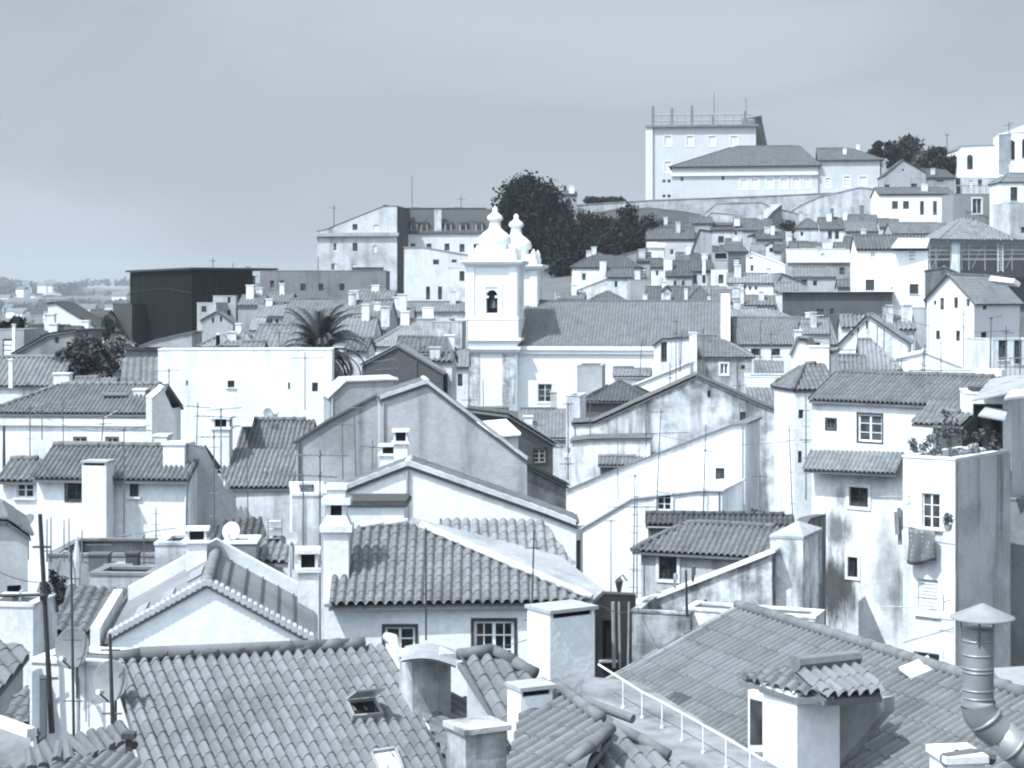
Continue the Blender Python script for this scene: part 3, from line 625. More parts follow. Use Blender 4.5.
# dormer block on that roof
Yd = onto(pR, 800, 745)[1]-2.2
dm = house('white dormer with a tiled cap on the big near roof', (763, 689), (797, 698), Yd+.55, -52, ('flat',), .95, plaster(.8, .04, .05), win=(), name='dormer', cat='dormer', base=800, parapet=.02)
pd1 = plane(797, 668, Yd+.3, 24, 38); q1 = [onto(pd1, *p) for p in [(795, 668), (857, 662), (884, 692), (826, 696)]]
o = roof_part(dm, [[local(dm, p) for p in q1]], T3, 24, .21, .3, amp=.055)
pd2 = plane(790, 672, Yd+1.35, 18, -42); q2 = [onto(pd2, *p) for p in [(737, 676), (795, 666), (829, 694), (797, 694)]]
roof_part(dm, [[local(dm, p) for p in q2]], T3, 24, .2, .35, amp=.05, name='lean_to')
pd3 = plane(797, 690, Yd+.05, 16, -35); roof_part(dm, [[local(dm, onto(pd3, *p)) for p in [(758, 682), (797, 694), (834, 692), (822, 672), (795, 668)]]], T3, 24, .2, .35, amp=.05, name='cap_tiles')
b = MB(); b.tube([local(dm, onto(pd1, 795, 668))+(0, 0, .06), local(dm, onto(pd1, 857, 661))+(0, 0, .06)], .12, 8); b.build('ridge', T3, dm)
b = MB(); wl = [local(dm, onto(pR, 884, 700)), local(dm, onto(pR, 828, 745))]
b.prism([local(dm, at(829, 700, Yd+.75)), local(dm, at(884, 698, Yd+1.15)), local(dm, at(884, 712, Yd+1.15)), local(dm, at(829, 775, Yd+.75))], (.0, .25, 0)); b.build('shade_cheek', plaster(.3, .3, .3), dm)  # grey panel, the dark of the recess is put in its colour
b = MB(); A0, A1 = local(dm, at(748, 690, Yd+1.0)), local(dm, at(763, 694, Yd+.8)); A2, A3 = local(dm, at(763, 752, Yd+.8)), local(dm, at(748, 752, Yd+1.0))
b.prism([A0, A1, A2, A3], (0, .12, 0)); wf = b.build('window', WHITE, dm)
b = MB(); b.prism([A0*.84+A1*.16-(0, .012, .12), A1*.97+A0*.03-(0, .012, .12), A2*.97+A3*.03-(0, .012, -.12), A3*.84+A2*.16-(0, .012, -.12)], (0, .04, 0)); b.build('pane', GLASS, wf)

# steel flue
Yf = 17.5; fl = empty('flue_pipe', at(978, 705, Yf), 0, 'galvanised steel flue with conical rain hat over the big roof', 'flue'); Lf = lambda x, y, dy=0: local(fl, at(x, y, Yf+dy)); rf = 15.3/F*Yf
b = MB(); b.tube([Lf(978, 700), Lf(978, 629)], rf, 28, cap=False)
for yy in (698, 690, 672, 668, 655, 641, 630): b.tube([Lf(978, yy), Lf(978, yy-1.6)], rf*1.035, 28)
b.build('stack', GALV, fl, True)
b = MB(); b.tube([Lf(978, 706), Lf(978, 700), Lf(979, 698)], [rf*1.08, rf*1.08, rf*1.0], 28, cap=False)
b.tube([Lf(978, 704), Lf(980, 714), Lf(987, 724), Lf(998, 733)], rf*1.12, 28, cap=False); b.tube([Lf(984, 718), Lf(986.5, 721.5)], rf*1.17, 28); b.build('elbow', GALV, fl, True)
b = MB(); b.tube([Lf(996, 731), Lf(1050, 778)], rf*1.08, 28); b.tube([Lf(1012, 745), Lf(1015, 747.6)], rf*1.14, 28); b.build('lower_pipe', GALV, fl, True)
b = MB(); c = Lf(982.5, 618); R_ = 32/F*Yf; b.lathe([(R_, 0), (R_*.99, .012), (.02, .14), (0, .145)], 36, c); b.lathe([(R_*.98, -.004), (.02, .12)], 36, c); b.build('rain_hat', plain(.24, .5, .4, .1), fl)
for k in (20, 140, 260):
    b = MB(); t = math.radians(k); b.tube([Lf(978, 645)+(rf*math.cos(t), rf*math.sin(t), 0), Lf(978, 615)+(rf*1.3*math.cos(t), rf*1.3*math.sin(t), 0)], .008, 5); b.build('strut', METAL, fl)
b = MB(); c = Lf(978, 629.5); b.lathe([(rf*.93, -.3), (rf*.93, .004), (rf*.2, -.25)], 24, c); b.build('throat', VOIDM, fl)
# small tile-capped chimney under the flue
ch = house('white chimney stub with a single ridge tile under the steel flue', (948, 764), (985, 764), 17.9, 8, ('flat',), .5, PW, name='chimney', cat='chimney', base=830, parapet=.02)
b = MB(); b.tube([local(ch, at(944, 760, 17.95)), local(ch, at(972, 755, 18.1)), local(ch, at(992, 758, 18.2))], .07, 10); b.build('cap', T3, ch)

# chimneys standing on the small roofs
def solo(label, px, top, bot, wpx, ratio, Y, yaw, style, mat=None, group=None):
    B = at(px, bot, Y); root = empty('chimney', B, math.radians(yaw), label, 'chimney', group); chimney(root, px, top, bot, wpx, ratio, Y, style, mat, name='stack'); return root
solo('large plain white chimney with a low slab cap by the middle house', 561, 605, 700, 54, .75, 31.5, 33, 'slot', plaster(.74, .06, .06))
solo('slim white chimney with a dark metal lid on the small tiled roof', 530, 683, 790, 36, .8, 27.2, 27, 'slot', plaster(.72, .05, .06))
c_ = solo('weathered grey chimney with a bent tin cover', 425, 656, 800, 41, .9, 30.4, 24, 'plain', stone(.42, .5))
b = MB(); Bc = lambda x, y, d: local(c_, at(x, y, 30.4)+np.array([0, d, 0]))
n = 12; vs = []
for d in (-.75, .55):
    for i in range(n+1):
        t = i/n; vs.append(Bc(403+t*54, 654-math.sin(math.pi*t)*5+(5*t), d))
b.add(vs, [(i, i+1, n+2+i, n+1+i) for i in range(n)]); b.add([v+np.array([0, 0, .03]) for v in vs], [(i, i+1, n+2+i, n+1+i) for i in range(n)]); b.build('tin_cover', plain(.33, .45, .5, .2), c_)
solo('squat stained stone chimney with a sloping top at the bottom edge', 477, 728, 800, 46, .9, 26.6, 28, 'plain', stone(.4, .55))
o = MB(); k_ = bpy.data.objects['chimney']
b = MB(); mq = [onto(pN1, *p)+(0, 0, .1) for p in ((386, 642), (396, 655), (412, 680), (420, 700))]; b.tube([mq[0], (mq[0]+mq[1])/2+(.03, 0, .06), mq[1], mq[2]+(0, 0, .04), mq[3]], [.08, .11, .08, .09, .05], 9); tag(b.build('mortar_ridge', stone(.36, .5), None, True), 'lumpy mortar ridge beside the tin-covered chimney', 'ridge')

# ---------------------------------------------------------------- MIDDLE HOUSE
YM = 40.0
hm = house('middle house with scalloped tile eave and small-paned casement window', (324, 604), (545, 603), YM, 1, ('flat',), 5.2, plaster(.8, .08, .1),
    win=((494, 643, 40, 44, 'wk'), (400, 639, 30, 24, 'wk')), parapet=.05)
pM = plane(330, 603, YM-.28, 25, 1); pMr = plane(590, 600, YM-.2, 22, 82)
roof_part(hm, [[local(hm, onto(pM, *p)) for p in [(328, 604), (592, 601), (408, 523), (338, 529)]]], T3, YM, .215, .3, amp=.055)
a_, c2 = onto(pM, 592, 601), onto(pM, 408, 523); bk = c2+(onto(pM, 408, 523)-onto(pM, 338, 529))*.0+np.array([-.1, 3.6, .0])
roof_part(hm, [[local(hm, p) for p in (a_, at(604, 590, YM+.8), at(561, 556, YM+3.5), at(412, 517, YM+3.7), c2)]], plaster(.33, .35, .2), YM, flat=True, name='hip_end')
ridge_part(hm, [(local(hm, a_)+(0, 0, .08), local(hm, c2)+(0, 0, .08)), (local(hm, c2)+(0, 0, .06), local(hm, onto(pM, 338, 529))+(0, 0, .06))], MORT, YM, .075, .42)
chimney(hm, 337, 484, 606, 25, 1.0, YM+.9, 'tier', PW)
# L-shaped low chimney between the gable house and the middle house
solo('narrow white chimney with a slotted cap beside the gable house', 308, 548, 668, 20, 1.2, 38.2, 6, 'gap', PW)

# ---------------------------------------------------------------- GABLE HOUSE, LEFT
YG = 34.0
hg = house('white gable house with knobbly verge tiles and sheet roof', (108, 640), (314, 643), YG, 7, ('prof', [(108, 640), (207, 585), (314, 643)]), 4.6, plaster(.78, .05, .06),
    mt=plaster(.2, .25, .1), rb='sheet', ovx=.05)
def fpl(root): return lambda px, py, v=0: None
rg = [o for o in hg.children if o.name.startswith('roof')][0]
W_ = hg['wid']; cg = [c for c in hg.children if c.name.startswith('wall')][0]
pts = [(0, 640), (99, 585), (206, 643)]
def fl2(px, py):
    a = hg.rotation_euler[2]; k = (px-512)/F; A = hg.location; u = (k*A[1]-A[0])/(math.cos(a)-k*math.sin(a)); t = A[1]+u*math.sin(a); return np.array([u, 0, CZ+(H0-py)/F*t-A[2]])
v0, v1, v2 = fl2(108, 640), fl2(207, 585), fl2(314, 643)
b = MB()
for p, q in ((v0, v1), (v1, v2)):
    n = 19
    for i in range(n):
        c = p+(q-p)*((i+.5)/n)+(0, -.06, .08); d = (q-p)/n; b.tube([c-(0, .05, 0), c+(0, .3, .01)], [.066, .058], 8)
b.build('verge_tiles', plaster(.42, .3, .1), rg)
b = MB()
for p, q in ((v0, v1), (v1, v2)): b.prism([p+(0, 4.2, .03), q+(0, 4.2, .03), q+(0, 4.2, .32), p+(0, 4.2, .32)], (0, .3, 0))
b.box((v0[0]-.32, -.1, v0[2]-3), (v0[0]-.14, 4.5, v0[2]+.25)); b.build('parapet', PW, hg)
b = MB()
for i in range(1, 6):
    for p, q in ((v0, v1), (v1, v2)):
        yy = .1+i*.66; dn = (q-p); 
    p, q = v1, v2; c0 = p+(q-p)*(i/6.2)
    b.prism([c0+(0, .1, .055), c0+(.03, .1, .052), c0+(.03, 4.1, .052), c0+(0, 4.1, .055)], (0, 0, .03))
b.build('seams', plain(.06, .8), rg)
b = MB()
for f0, f1, y0, y1 in ((.22, .34, .7, 1.9), (.5, .62, .8, 1.8), (.75, .9, 1.6, 2.8)):
    a0, a1 = v0+(v1-v0)*f0, v0+(v1-v0)*f1; b.prism([a0+(0, y0, .06), a1+(0, y0, .06), a1+(0, y1, .06), a0+(0, y1, .06)], (0, 0, .02))
b.build('sheet_patch', plaster(.27, .2, .1), rg)
chimney(hg, 197, 527, 585, 20, .9, YG+4.0, 'gap', PW)
# ---------------------------------------------------------------- NEAR LEFT CLUTTER
hw = house('bright white stuccoed wall block behind two satellite dishes', (32, 662), (122, 655), 31.5, -14, ('flat',), 1.2, plaster(.8, .06, .12), base=800, parapet=.02, name='wall_block', cat='wall')
b = MB(); f_ = [local(hw, at(33, 664, 31.4)), local(hw, at(39, 664, 31.4))]
b.box((f_[0][0]+.1, -.04, .2), (f_[0][0]+.22, -.003, hw['wid']*0+2.2)); b.box((f_[0][0]+.8, -.03, .3), (f_[0][0]+.84, -.003, 2.2)); b.build('pilaster', PG, hw)
dish('large grey satellite dish on the taller dark mast', 72, 648, 19.5, 31.0, -18, 12, plain(.17, .6), 700)
dish('large grey satellite dish low beside the near ridge end', 110, 681, 20, 28.9, -22, 12, plain(.19, .6), 735)
plane_house('small tiled shed with a dark creeper on its roof', [(plane(60, 631, 42, 26, -6), [(26, 632), (98, 632), (135, 590), (40, 583)])], mt=T2, wall=PGS, sp=.26, cl=.3, name='shed', cat='shed')
shrub('dark bushy creeper hanging over the small tiled shed', at(55, 612, 41.3), (.35, .3, .45), 1500, .05, 31, .03, 'creeper')
plane_house('dark tiled roof corner at the left edge above the smooth roof', [(plane(0, 650, 31, 30, 50), [(-40, 650), (0, 640), (31, 651), (0, 690), (-40, 720)])], mt=T2, wall=PGS, sp=.3, cl=.4)
plane_house('small low roof of flat tiles left of the white wall block', [(plane(15, 705, 29, 30, -15), [(4, 722), (29, 724), (29, 686), (12, 696)])], mt=T2, wall=PW3, sp=.2, cl=.22, amp=.03)
plane_house('smooth grey cement roof at the bottom left corner', [(plane(0, 740, 27, 20, -25), [(-40, 720), (0, 722), (30, 735), (34, 800), (-40, 810)])], mt=plaster(.17, .35, .3), flat=True, wall=PW3, verges=[(plane(0, 740, 27, 20, -25), (-30, 713), (31, 735), .15, .1)])
pL = plane(70, 765, 25.5, 26, -30)
plane_house('tiled roof edge with broken ridge tiles at the bottom left', [(pL, [(-30, 775), (60, 758), (122, 738), (150, 775), (150, 830), (-30, 830)])], mt=T3, sp=.2, cl=.35)
b = MB(); r_ = random.Random(3)
for i in range(11):
    c = onto(pL, 30+i*9.5, 764-i*2.4-(i > 7)*1)+(0, 0, .08); d = np.array([r_.uniform(-.1, .1)+.13, -.22, -.1+r_.uniform(-.03, .03)]); b.tube([c-d*.8, c+d], [.07, .08], 8)
tag(b.build('loose_tiles', T3), 'row of loose broken clay tiles along the bottom left roof edge', 'roof tiles')
solo('short black stove pipe stub at the bottom left roof', 129, 738, 762, 6, 1, 25.4, 0, 'plain', plain(.05, .6))
aerial('thick dark mast with a round knob left of the white houses', 52, 514, 733, 31.2, [(596, -20, 40, 0)], -12, .045, plain(.04, .5), els=False, rungs=2)
aerial('slim dark mast standing through the larger dish', 74, 548, 752, 30.8, [], -3, .024, plain(.06, .5), rungs=3)
aerial('dark mast carrying the low dish by the near ridge', 113, 634, 740, 28.7, [], -3, .032, plain(.05, .5), rungs=2)
aerial('faint thin rod aerial on the white wall block', 86, 640, 722, 31.2, [], -1, .01, plain(.3, .5), rungs=2)
aerial('fallen tripod aerial frame at the foot of the white wall block', 38, 728, 760, 29.6, [(748, 28, 48, 12), (735, 46, 30, 16)], 0, .02, plain(.06, .5), els=False)
# terrace and lean-tos below the white houses
house('low grey terrace wall block under the clothes posts', (48, 556), (160, 556), 52, 0, ('flat',), 3.5, PGS, TD, parapet=.3, verge=PGD, name='terrace', cat='terrace')
house('rough pale wall with dark hollow at the left edge', (-20, 606), (33, 612), 40, -6, ('flat',), 1.5, PW3, name='wall_block', cat='wall', win=((20, 592, 2, 2),))
house('plain grey side wall of a hut at the left edge', (-30, 540), (28, 552), 46, 18, ('prof', [(-30, 520), (8, 522), (28, 536)]), 4, plaster(.5, .2, .2), T2, name='hut', cat='hut', win=((14, 597, 14, 24),))
house('small pale concrete box with worn top below the white houses', (155, 545), (187, 545), 47, 0, ('flat',), 1.6, stone(.5, .4), parapet=.05, name='water_tank', cat='tank')
house('low walled yard with crates behind the gable house', (90, 575), (152, 572), 45, -5, ('flat',), 1.2, PGS, TD, parapet=.05, verge=PGD, name='yard_wall', cat='wall')
for i, (x, t_) in enumerate(((47, 519), (51, 517), (64, 520), (69, 518), (82, 530))):
    aerial('thin steel scaffold pole on the terrace before the white house', x, t_, 562, 49, [], 0, .02, plain(.2, .5), 'clothes_post', 'terrace poles', 'post', rungs=1)
b = MB(); b.tube([at(84, 556, 49), at(155, 556, 49)], .03); b.tube([at(84, 562, 49), at(155, 562, 49)], .03); b.tube([at(86, 545, 49), at(112, 545, 49)], .012)
tag(b.build('clothes_rail', plain(.12, .5)), 'double horizontal rail along the terrace under the white house', 'rail')
fr_ = empty('folded_parasol', at(76, 590, 48), 0, 'folded pale parasol leaning by the terrace rails', 'parasol'); b = MB()
b.tube([(0, 0, 0), local(fr_, at(77, 536, 48))], .03); b.build('pole', WHITE, fr_); b = MB(); b.tube([local(fr_, at(75, 585, 48)), local(fr_, at(77, 560, 48)), local(fr_, at(77, 538, 48))], [.16, .12, .03], 8); b.build('canopy', plaster(.6, .2, .3), fr_)

dish('dark round dish tilted up before the low white wing', 26, 521, 9, 56, -30, 45, plain(.1, .6), 560)
b = MB(); b.tube([at(66+9*math.cos(t), 585-34*math.sin(t), 47.5) for t in np.linspace(math.pi, 0, 12)], .03, 6); tag(b.build('metal_arch', plain(.3, .5)), 'bent metal hoop frame on the grey terrace', 'frame')
for i, (x, y, w_, h_, v_) in enumerate(((100, 566, .5, .5, .1), (120, 570, .7, .35, .3), (133, 569, .3, .6, .06), (146, 572, .3, .3, .4))):
    q = at(x, y+8, 46.5); b = MB(); b.box((-w_/2, -.2, 0), (w_/2, .2, h_)); b.box((-w_/2-.03, -.23, h_), (w_/2+.03, .23, h_+.05)); o = tag(b.build('crate', plain(v_, .8)), ('small dark crate', 'low wide pale box', 'narrow upright black bin', 'small pale crate at the terrace end')[i]+' on the cluttered terrace', 'crate'); o.location = q

# ---------------------------------------------------------------- MIDDLE GROUND, LEFT
house('white two-window house with twin block chimney and tall front flue', (37, 475), (190, 474), 62, -7, ('gx', 448), None, PW, T3, pitch=26, ov=.35, ovx=.05, sp=.18, cl=.33,
    win=((76, 490, 19, 20, 'dk'), (134, 490, 9, 13, 'd')), chim=((98, 460, 580, 25, .9, -.9, dict(style='slot')),), amp=.05)
solo('broad white block chimney stepped in two on the two-window house', 178, 444, 520, 22, 1.2, 62.3, -8, 'plain', PW)
solo('lower white chimney block left of the stepped chimney', 163, 436, 480, 13, 1.2, 63.5, -8, 'plain', PW)
house('grey shaded side wall stepping down from the two-window house', (188, 446), (236, 514), 62, 32, ('prof', [(188, 444), (205, 448), (224, 487), (236, 497)]), .4, plaster(.42, .25, .3), plaster(.5, .2, .2), rb='sheet', ovx=0, name='party_wall', cat='wall')  # wall coloured grey for the shade it stands in
house('low white wing with a small framed window at the left', (3, 478), (37, 477), 63, -7, ('hip', 462, 0, 0), None, PW, T1, win=((25, 490, 17, 15, 'w'),), pitch=26, ov=.3)
house('long white house with hipped roof, dark dormer and cornice band', (-8, 412), (152, 416), 88, -5, ('hip', 386, 1, 0), None, PW, T3, pitch=24, ov=.25,
    win=((80, 443, 11, 10, 'wk'), (112, 443, 11, 10, 'wk')), chim=((141, 390, 416, 12, 1, 1.2, dict(style='plain')),))
b = MB(); hl_ = [o for o in bpy.data.objects if o.get('label', '').startswith('long white house with hipped')][0]
zc = local(hl_, at(0, 420, 88))[2]; b.box((-.1, -.14, zc-.25), (hl_['wid']+.1, -.003, zc+.1)); b.build('cornice', PW, hl_)
D_ = lambda x, y, d: local(hl_, at(x, y, 88+d))
b = MB(); c0, c1 = D_(105, 413, 1.0), D_(125, 395, 2.6); b.box(c0, c1); b.build('dormer', plain(.06, .8), hl_); b = MB(); b.prism([D_(103, 396, .6), D_(127, 396, .6), D_(127, 391, 2.4), D_(103, 391, 2.4)], (0, 0, .08)); b.build('dormer_roof', T1, hl_)
house('white wall with sloping parapet right of the long white house', (152, 398), (176, 402), 86, 25, ('prof', [(152, 398), (163, 389), (176, 418)]), 1.2, plaster(.5, .1, .1), PW, rb='sheet', ovx=0, name='party_wall', cat='wall')
house('blank white windowless-looking block behind the palm', (158, 350), (332, 351), 112, 3, ('flat',), 3, plaster(.8, .14, .22), plaster(.3, .2, .2),
    win=((231, 384, 7, 7, 'd'), (315, 387, 6, 9, 'd'), (187, 383, 2, 5), (289, 386, 2, 7)), parapet=.15, rwin=())
house('double-pitched tiled house below the blank white block', (228, 487), (298, 488), 66, -2, ('gx', 423), None, PW2, T3, pitch=30, ov=.25, sp=.18, cl=.33, win=((265, 470, 2, 2),), chim=((222, 416, 470, 18, 1, 1.0, dict(style='gap')),))
plane_house('long tiled slope running left of the double-pitched house', [(plane(240, 486, 65.5, 28, -4), [(214, 449), (228, 487), (298, 487), (298, 450)])], mt=T1, wall=PW2, sp=.18, cl=.33)
solo('pale round-topped chimney pot on the double-pitched roof', 273, 414, 432, 8, 1, 70, 0, 'plain', PW)
dish('small round dish on the ridge before the blank white block', 268, 413, 5, 69, 20, 15)
b = MB(); q = [at(235, 436, 67.5), at(252, 436, 67.5), at(255, 423, 69.5), at(238, 423, 69.5)]; b.prism([x+np.array([0, 0, .35]) for x in q], (0, 0, .06)); tag(b.build('roof_hatch', plain(.62, .3)), 'pale glazed hatch frame on the double-pitched tiled roof', 'skylight')
house('stained grey party wall between tiled house and big grey gable', (296, 440), (382, 393), 64, -4, ('prof', [(296, 441), (328, 420), (382, 392)]), 9, plaster(.36, .35, .45), T2, rb='sheet')
house('big smooth grey gable house with sloping white coping', (380, 399), (527, 461), 60, 6, ('prof', [(380, 400), (427, 384), (527, 461)]), 2.5, plaster(.42, .25, .35), T2, verge=plaster(.5, .2, .2), ovx=.06)
solo('double white chimney with dark flue slots before the grey gable', 390, 444, 488, 19, .8, 55, 0, 'gap', PW)
solo('taller white chimney with paired openings before the grey gable', 401, 429, 486, 14, .9, 54.5, 0, 'gap', PW)
house('white gable house with stained verge below the big grey gable', (298, 508), (576, 526), 49, 0, ('prof', [(298, 509), (408, 466), (545, 514), (576, 526)]), 1.6, plaster(.76, .1, .12), T1, verge=plaster(.55, .3, .2), ovx=.08)
house('low white box with thick dark flat roof behind the tiered chimney', (346, 506), (404, 506), 45.5, 0, ('flat',), 1.6, PW, plain(.07, .8), verge=plain(.06, .8), parapet=.02, name='roof_hut', cat='roof hut', ov=.1)
bx_ = bpy.data.objects['roof_hut']; b = MB(); zt = local(bx_, at(346, 506, 45.5))[2]; b.box((-.06, -.06, zt-.02), (bx_['wid']+.06, 1.66, zt+.14)); b.build('roof_slab', plain(.055, .8), bx_)
house('narrow white wall left of the tiered chimney', (292, 496), (326, 493), 46, 8, ('flat',), 3, PW2, name='wall_block', cat='wall')
plane_house('pale tiled lean-to behind the middle house ridge', [(plane(500, 545, 45.5, 24, 3), [(436, 560), (576, 566), (543, 520), (440, 519)])], mt=TL, wall=PW2, sp=.24, cl=.36)
# yard between
plane_house('mossy dark tiled shed roof behind the gable house', [(plane(225, 540, 50, 25, 0), [(206, 545), (232, 542), (268, 540), (262, 518), (222, 520)])], mt=TD, wall=PG, sp=.2, name='shed', cat='shed')
plane_house('light tiled yard roof with a rack behind the gable house', [(plane(265, 555, 47, 24, -3), [(242, 560), (288, 562), (289, 537), (246, 538)])], mt=T3, wall=PG, sp=.2, name='shed', cat='shed')
house('small grey hut with pale slab top behind the gable house', (224, 544), (256, 546), 46, 3, ('flat',), 1.2, PGD, parapet=.02, name='hut', cat='hut', verge=PW)
dish('white dish on the slab of the small grey hut', 231, 531, 9, 46.2, -10, 20, plain(.6, .5), 543)
dish('grey dish on a mast above the narrow slotted chimney', 292, 539, 6.5, 45, -15, 15, plain(.33, .5), 570)
rk = empty('drying_rack', at(273, 540, 47.5), 0, 'rusty wire drying rack on the yard roof', 'rack'); b = MB()
for x in (268, 282):
    for d in (0, .5): b.tube([local(rk, at(x, 542, 47.5+d)), local(rk, at(x, 518, 47.5+d))], .012, 5)
b.build('frame', METAL, rk); b = MB()
for y in (519, 527, 535): b.tube([local(rk, at(267, y, 47.5)), local(rk, at(283, y, 47.5))], .012, 5); b.box(local(rk, at(268, y+4, 47.55)), local(rk, at(282, y+1, 48.0)))
b.build('shelf', plaster(.4, .3, .3), rk)

# ---------------------------------------------------------------- MIDDLE GROUND, CENTRE
house('big rain-stained grey gable in the centre', (573, 425), (788, 417), 107, -4, ('prof', [(573, 425), (594, 424), (697, 377), (788, 417)]), 4, stone(.55, .8, .5), T2, ovx=.1,
    win=((709, 394, 3, 7), (743, 418, 6, 12)))
house('low tiled canopy with shaded opening on the stained gable', (600, 463), (641, 463), 103, -4, ('shed', 458), 1.1, plaster(.2, .3, .3), T3, pitch=22, ov=.4, sp=.22, name='lean_to', cat='lean-to')
house('peeling white lower wall left of the stained gable', (572, 444), (650, 440), 104, -6, ('prof', [(572, 442), (588, 440), (650, 439)]), 2.5, plaster(.76, .4, .5, .6), T2, name='wall_block', cat='wall')
house('tall white single-slope house in front of the stained gable', (567, 489), (745, 425), 90, -16, ('prof', [(567, 490), (600, 476), (732, 425), (745, 424)]), 5, plaster(.8, .18, .25), T2, rb='sheet',
    win=((720, 474, 9, 12, 'd'),), lwin=())
house('white shed-roofed house with one small-paned window', (583, 527), (722, 500), 84, -18, ('prof', [(583, 527), (632, 498), (700, 490), (722, 490)]), 5, plaster(.8, .18, .2), plaster(.55, .2, .2), rb='sheet',
    win=((664, 501, 14, 18, 'wo'),))
house('white strip wall with black doorway in the narrow gap', (567, 528), (584, 530), 86, 42, ('flat',), 3, plaster(.5, .2, .2), name='wall_block', cat='wall', win=((578, 565, 6, 50),))
plane_house('tiled scrap of roof right of the white single-slope house', [(plane(745, 530, 88, 28, 0), [(722, 548), (768, 548), (768, 512), (723, 504)])], mt=T3, wall=PW3, sp=.2)
house('small dark-fronted hut beside the stained gable foot', (780, 541), (797, 541), 78, -5, ('shed', 532), 1.5, PGS, T1, pitch=25, win=((791, 546, 10, 9),), name='hut', cat='hut')
house('brown-roofed cottage with one barred shutter window', (641, 549), (772, 556), 70, None, ('hip', 524, .8, 0), None, plaster(.5, .4, .5), T2, pitch=25, win=((668, 566, 18, 26, 'do'),), ov=.3, sp=.24, amp=.06)
house('higher ridge strip roof behind the barred-window cottage', (648, 524), (792, 524), 76, -5, ('gx', 516), None, PGS, TD, pitch=22, ov=.2)
house('peeling low wall with white coping climbing to the pillar', (626, 606), (772, 552), 58, -20, ('prof', [(626, 607), (642, 603), (772, 552)]), 1.4, stone(.55, .85, .8), plaster(.7, .3, .2), rb='sheet', name='party_wall', cat='wall',
    win=((693, 571, 3, 9), (675, 577, 3, 6)))
pl = house('square peeling pillar block with a little tiled pyramid top', (770, 536), (803, 538), 57, -24, ('hip', 521, 1, .9), None, stone(.62, .8, .8), plaster(.4, .3, .2), rb='sheet', ridge=False, pitch=16, ov=.02, name='pillar_block', cat='chimney block')
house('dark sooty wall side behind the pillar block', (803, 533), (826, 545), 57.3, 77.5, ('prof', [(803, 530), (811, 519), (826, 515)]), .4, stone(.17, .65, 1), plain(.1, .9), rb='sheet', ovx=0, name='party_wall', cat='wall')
house('ledge wall under the pillar above the big roof', (684, 610), (815, 616), 55, -22, ('flat',), 1.3, stone(.62, .4, .9), name='wall_block', cat='wall', parapet=.02)
house('grey damp wall at the alley corner', (632, 612), (690, 612), 55, -16, ('flat',), 3.5, stone(.34, .8), name='wall_block', cat='wall')
# alley
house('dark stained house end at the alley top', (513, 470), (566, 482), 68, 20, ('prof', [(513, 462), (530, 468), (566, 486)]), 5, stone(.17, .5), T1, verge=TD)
house('slate-hung attic with one white sash window', (518, 432), (553, 440), 74, 26, ('prof', [(490, 412), (508, 416), (553, 444)]), 5, plain(.12, .8), T3, win=((540, 456, 12, 14, 'wk'),))
plane_house('flat bright skylight roof beside the slate-hung attic', [(plane(490, 422, 72, 8, -20), [(473, 422), (506, 419), (521, 433), (496, 435)])], mt=plaster(.8, .05, .05), flat=True, wall=plaster(.6, .1, .1))
house('narrow stepped white wall by the alley steps', (540, 520), (560, 533), 52, 20, ('flat',), 2, PW3, name='wall_block', cat='wall')
st_ = MB()
for i in range(9): q = at(545, 521+i*6.2, 50.5-i*.22); w2 = at(560+i*.3, 521+i*6.2, 50.5-i*.22); st_.box((q[0], q[1]-.2, q[2]-.5), (w2[0], q[1]+.25, q[2]))
tag(st_.build('steps', plaster(.5, .3, .2)), 'narrow flight of pale steps beside the lean-to roof', 'steps')
b = MB()
for x0, x1, r_ in ((614, 613, .05), (620, 619, .03), (628, 629, .03)): b.tube([at(x0, 668, 47), at(x1, 602, 47)], r_, 7)
tag(b.build('drainpipes', plain(.28, .5)), 'bundle of pale drainpipes down the dark alley wall', 'pipes')
house('deep dark alley house front behind the drainpipes', (560, 592), (636, 596), 56, 4, ('prof', [(560, 592), (636, 596)]), .4, plaster(.045, .4, .4), plain(.06, .9), rb='sheet', ovx=0, name='wall_block', cat='wall', win=((608, 640, 12, 40),))  # dark sheet takes the place of the alley's shade
lp = empty('street_lamp', at(627, 581, 48.5), 0, 'old wall lantern on a bracket above the alley', 'street lamp'); b = MB(); b.tube([(0, 0, 0), (-.12, -.1, .18), (-.22, -.1, .1)], .018); b.build('bracket', plain(.03, .5), lp)
b = MB(); b.lathe([(.05, -.28), (.11, 0), (.12, .01), (.02, .12)], 6, (-.22, -.1, 0)); b.build('lantern', plain(.05, .4), lp)
# ---------------------------------------------------------------- RIGHT SIDE
hb = house('bright peeling house with tiled roof and a tiled awning band', (812, 399), (978, 406), 76, None, ('gx', 375), None, plaster(.8, .36, .22, 1.2), T2, pitch=26, ov=.25, ovx=.05,
    win=((870, 428, 24, 26, 'wk'), (831, 424, 9, 9, 'dk'), (859, 497, 19, 18, 'do'), (853, 567, 10, 19, 'do')), sp=.215, amp=.06)
def on_front(root, px, py, d=0):
    a = root.rotation_euler[2]; k = (px-512)/F; A = root.location; u = (k*A[1]-A[0])/(math.cos(a)-k*math.sin(a)); t = A[1]+u*math.sin(a); return np.array([u, d, CZ+(H0-py)/F*t-A[2]])
q = [on_front(hb, 812, 468, -.75), on_front(hb, 905, 472, -.75), on_front(hb, 905, 452, -.02), on_front(hb, 812, 450, -.02)]
roof_part(hb, [q], TL, 74, .215, .28, name='awning', amp=.06)
b = MB(); b.prism([on_front(hb, 934, 423, -1.3), on_front(hb, 975, 424, -1.3), on_front(hb, 975, 404, -.2), on_front(hb, 934, 402, -.2)], (0, 0, -.08)); 
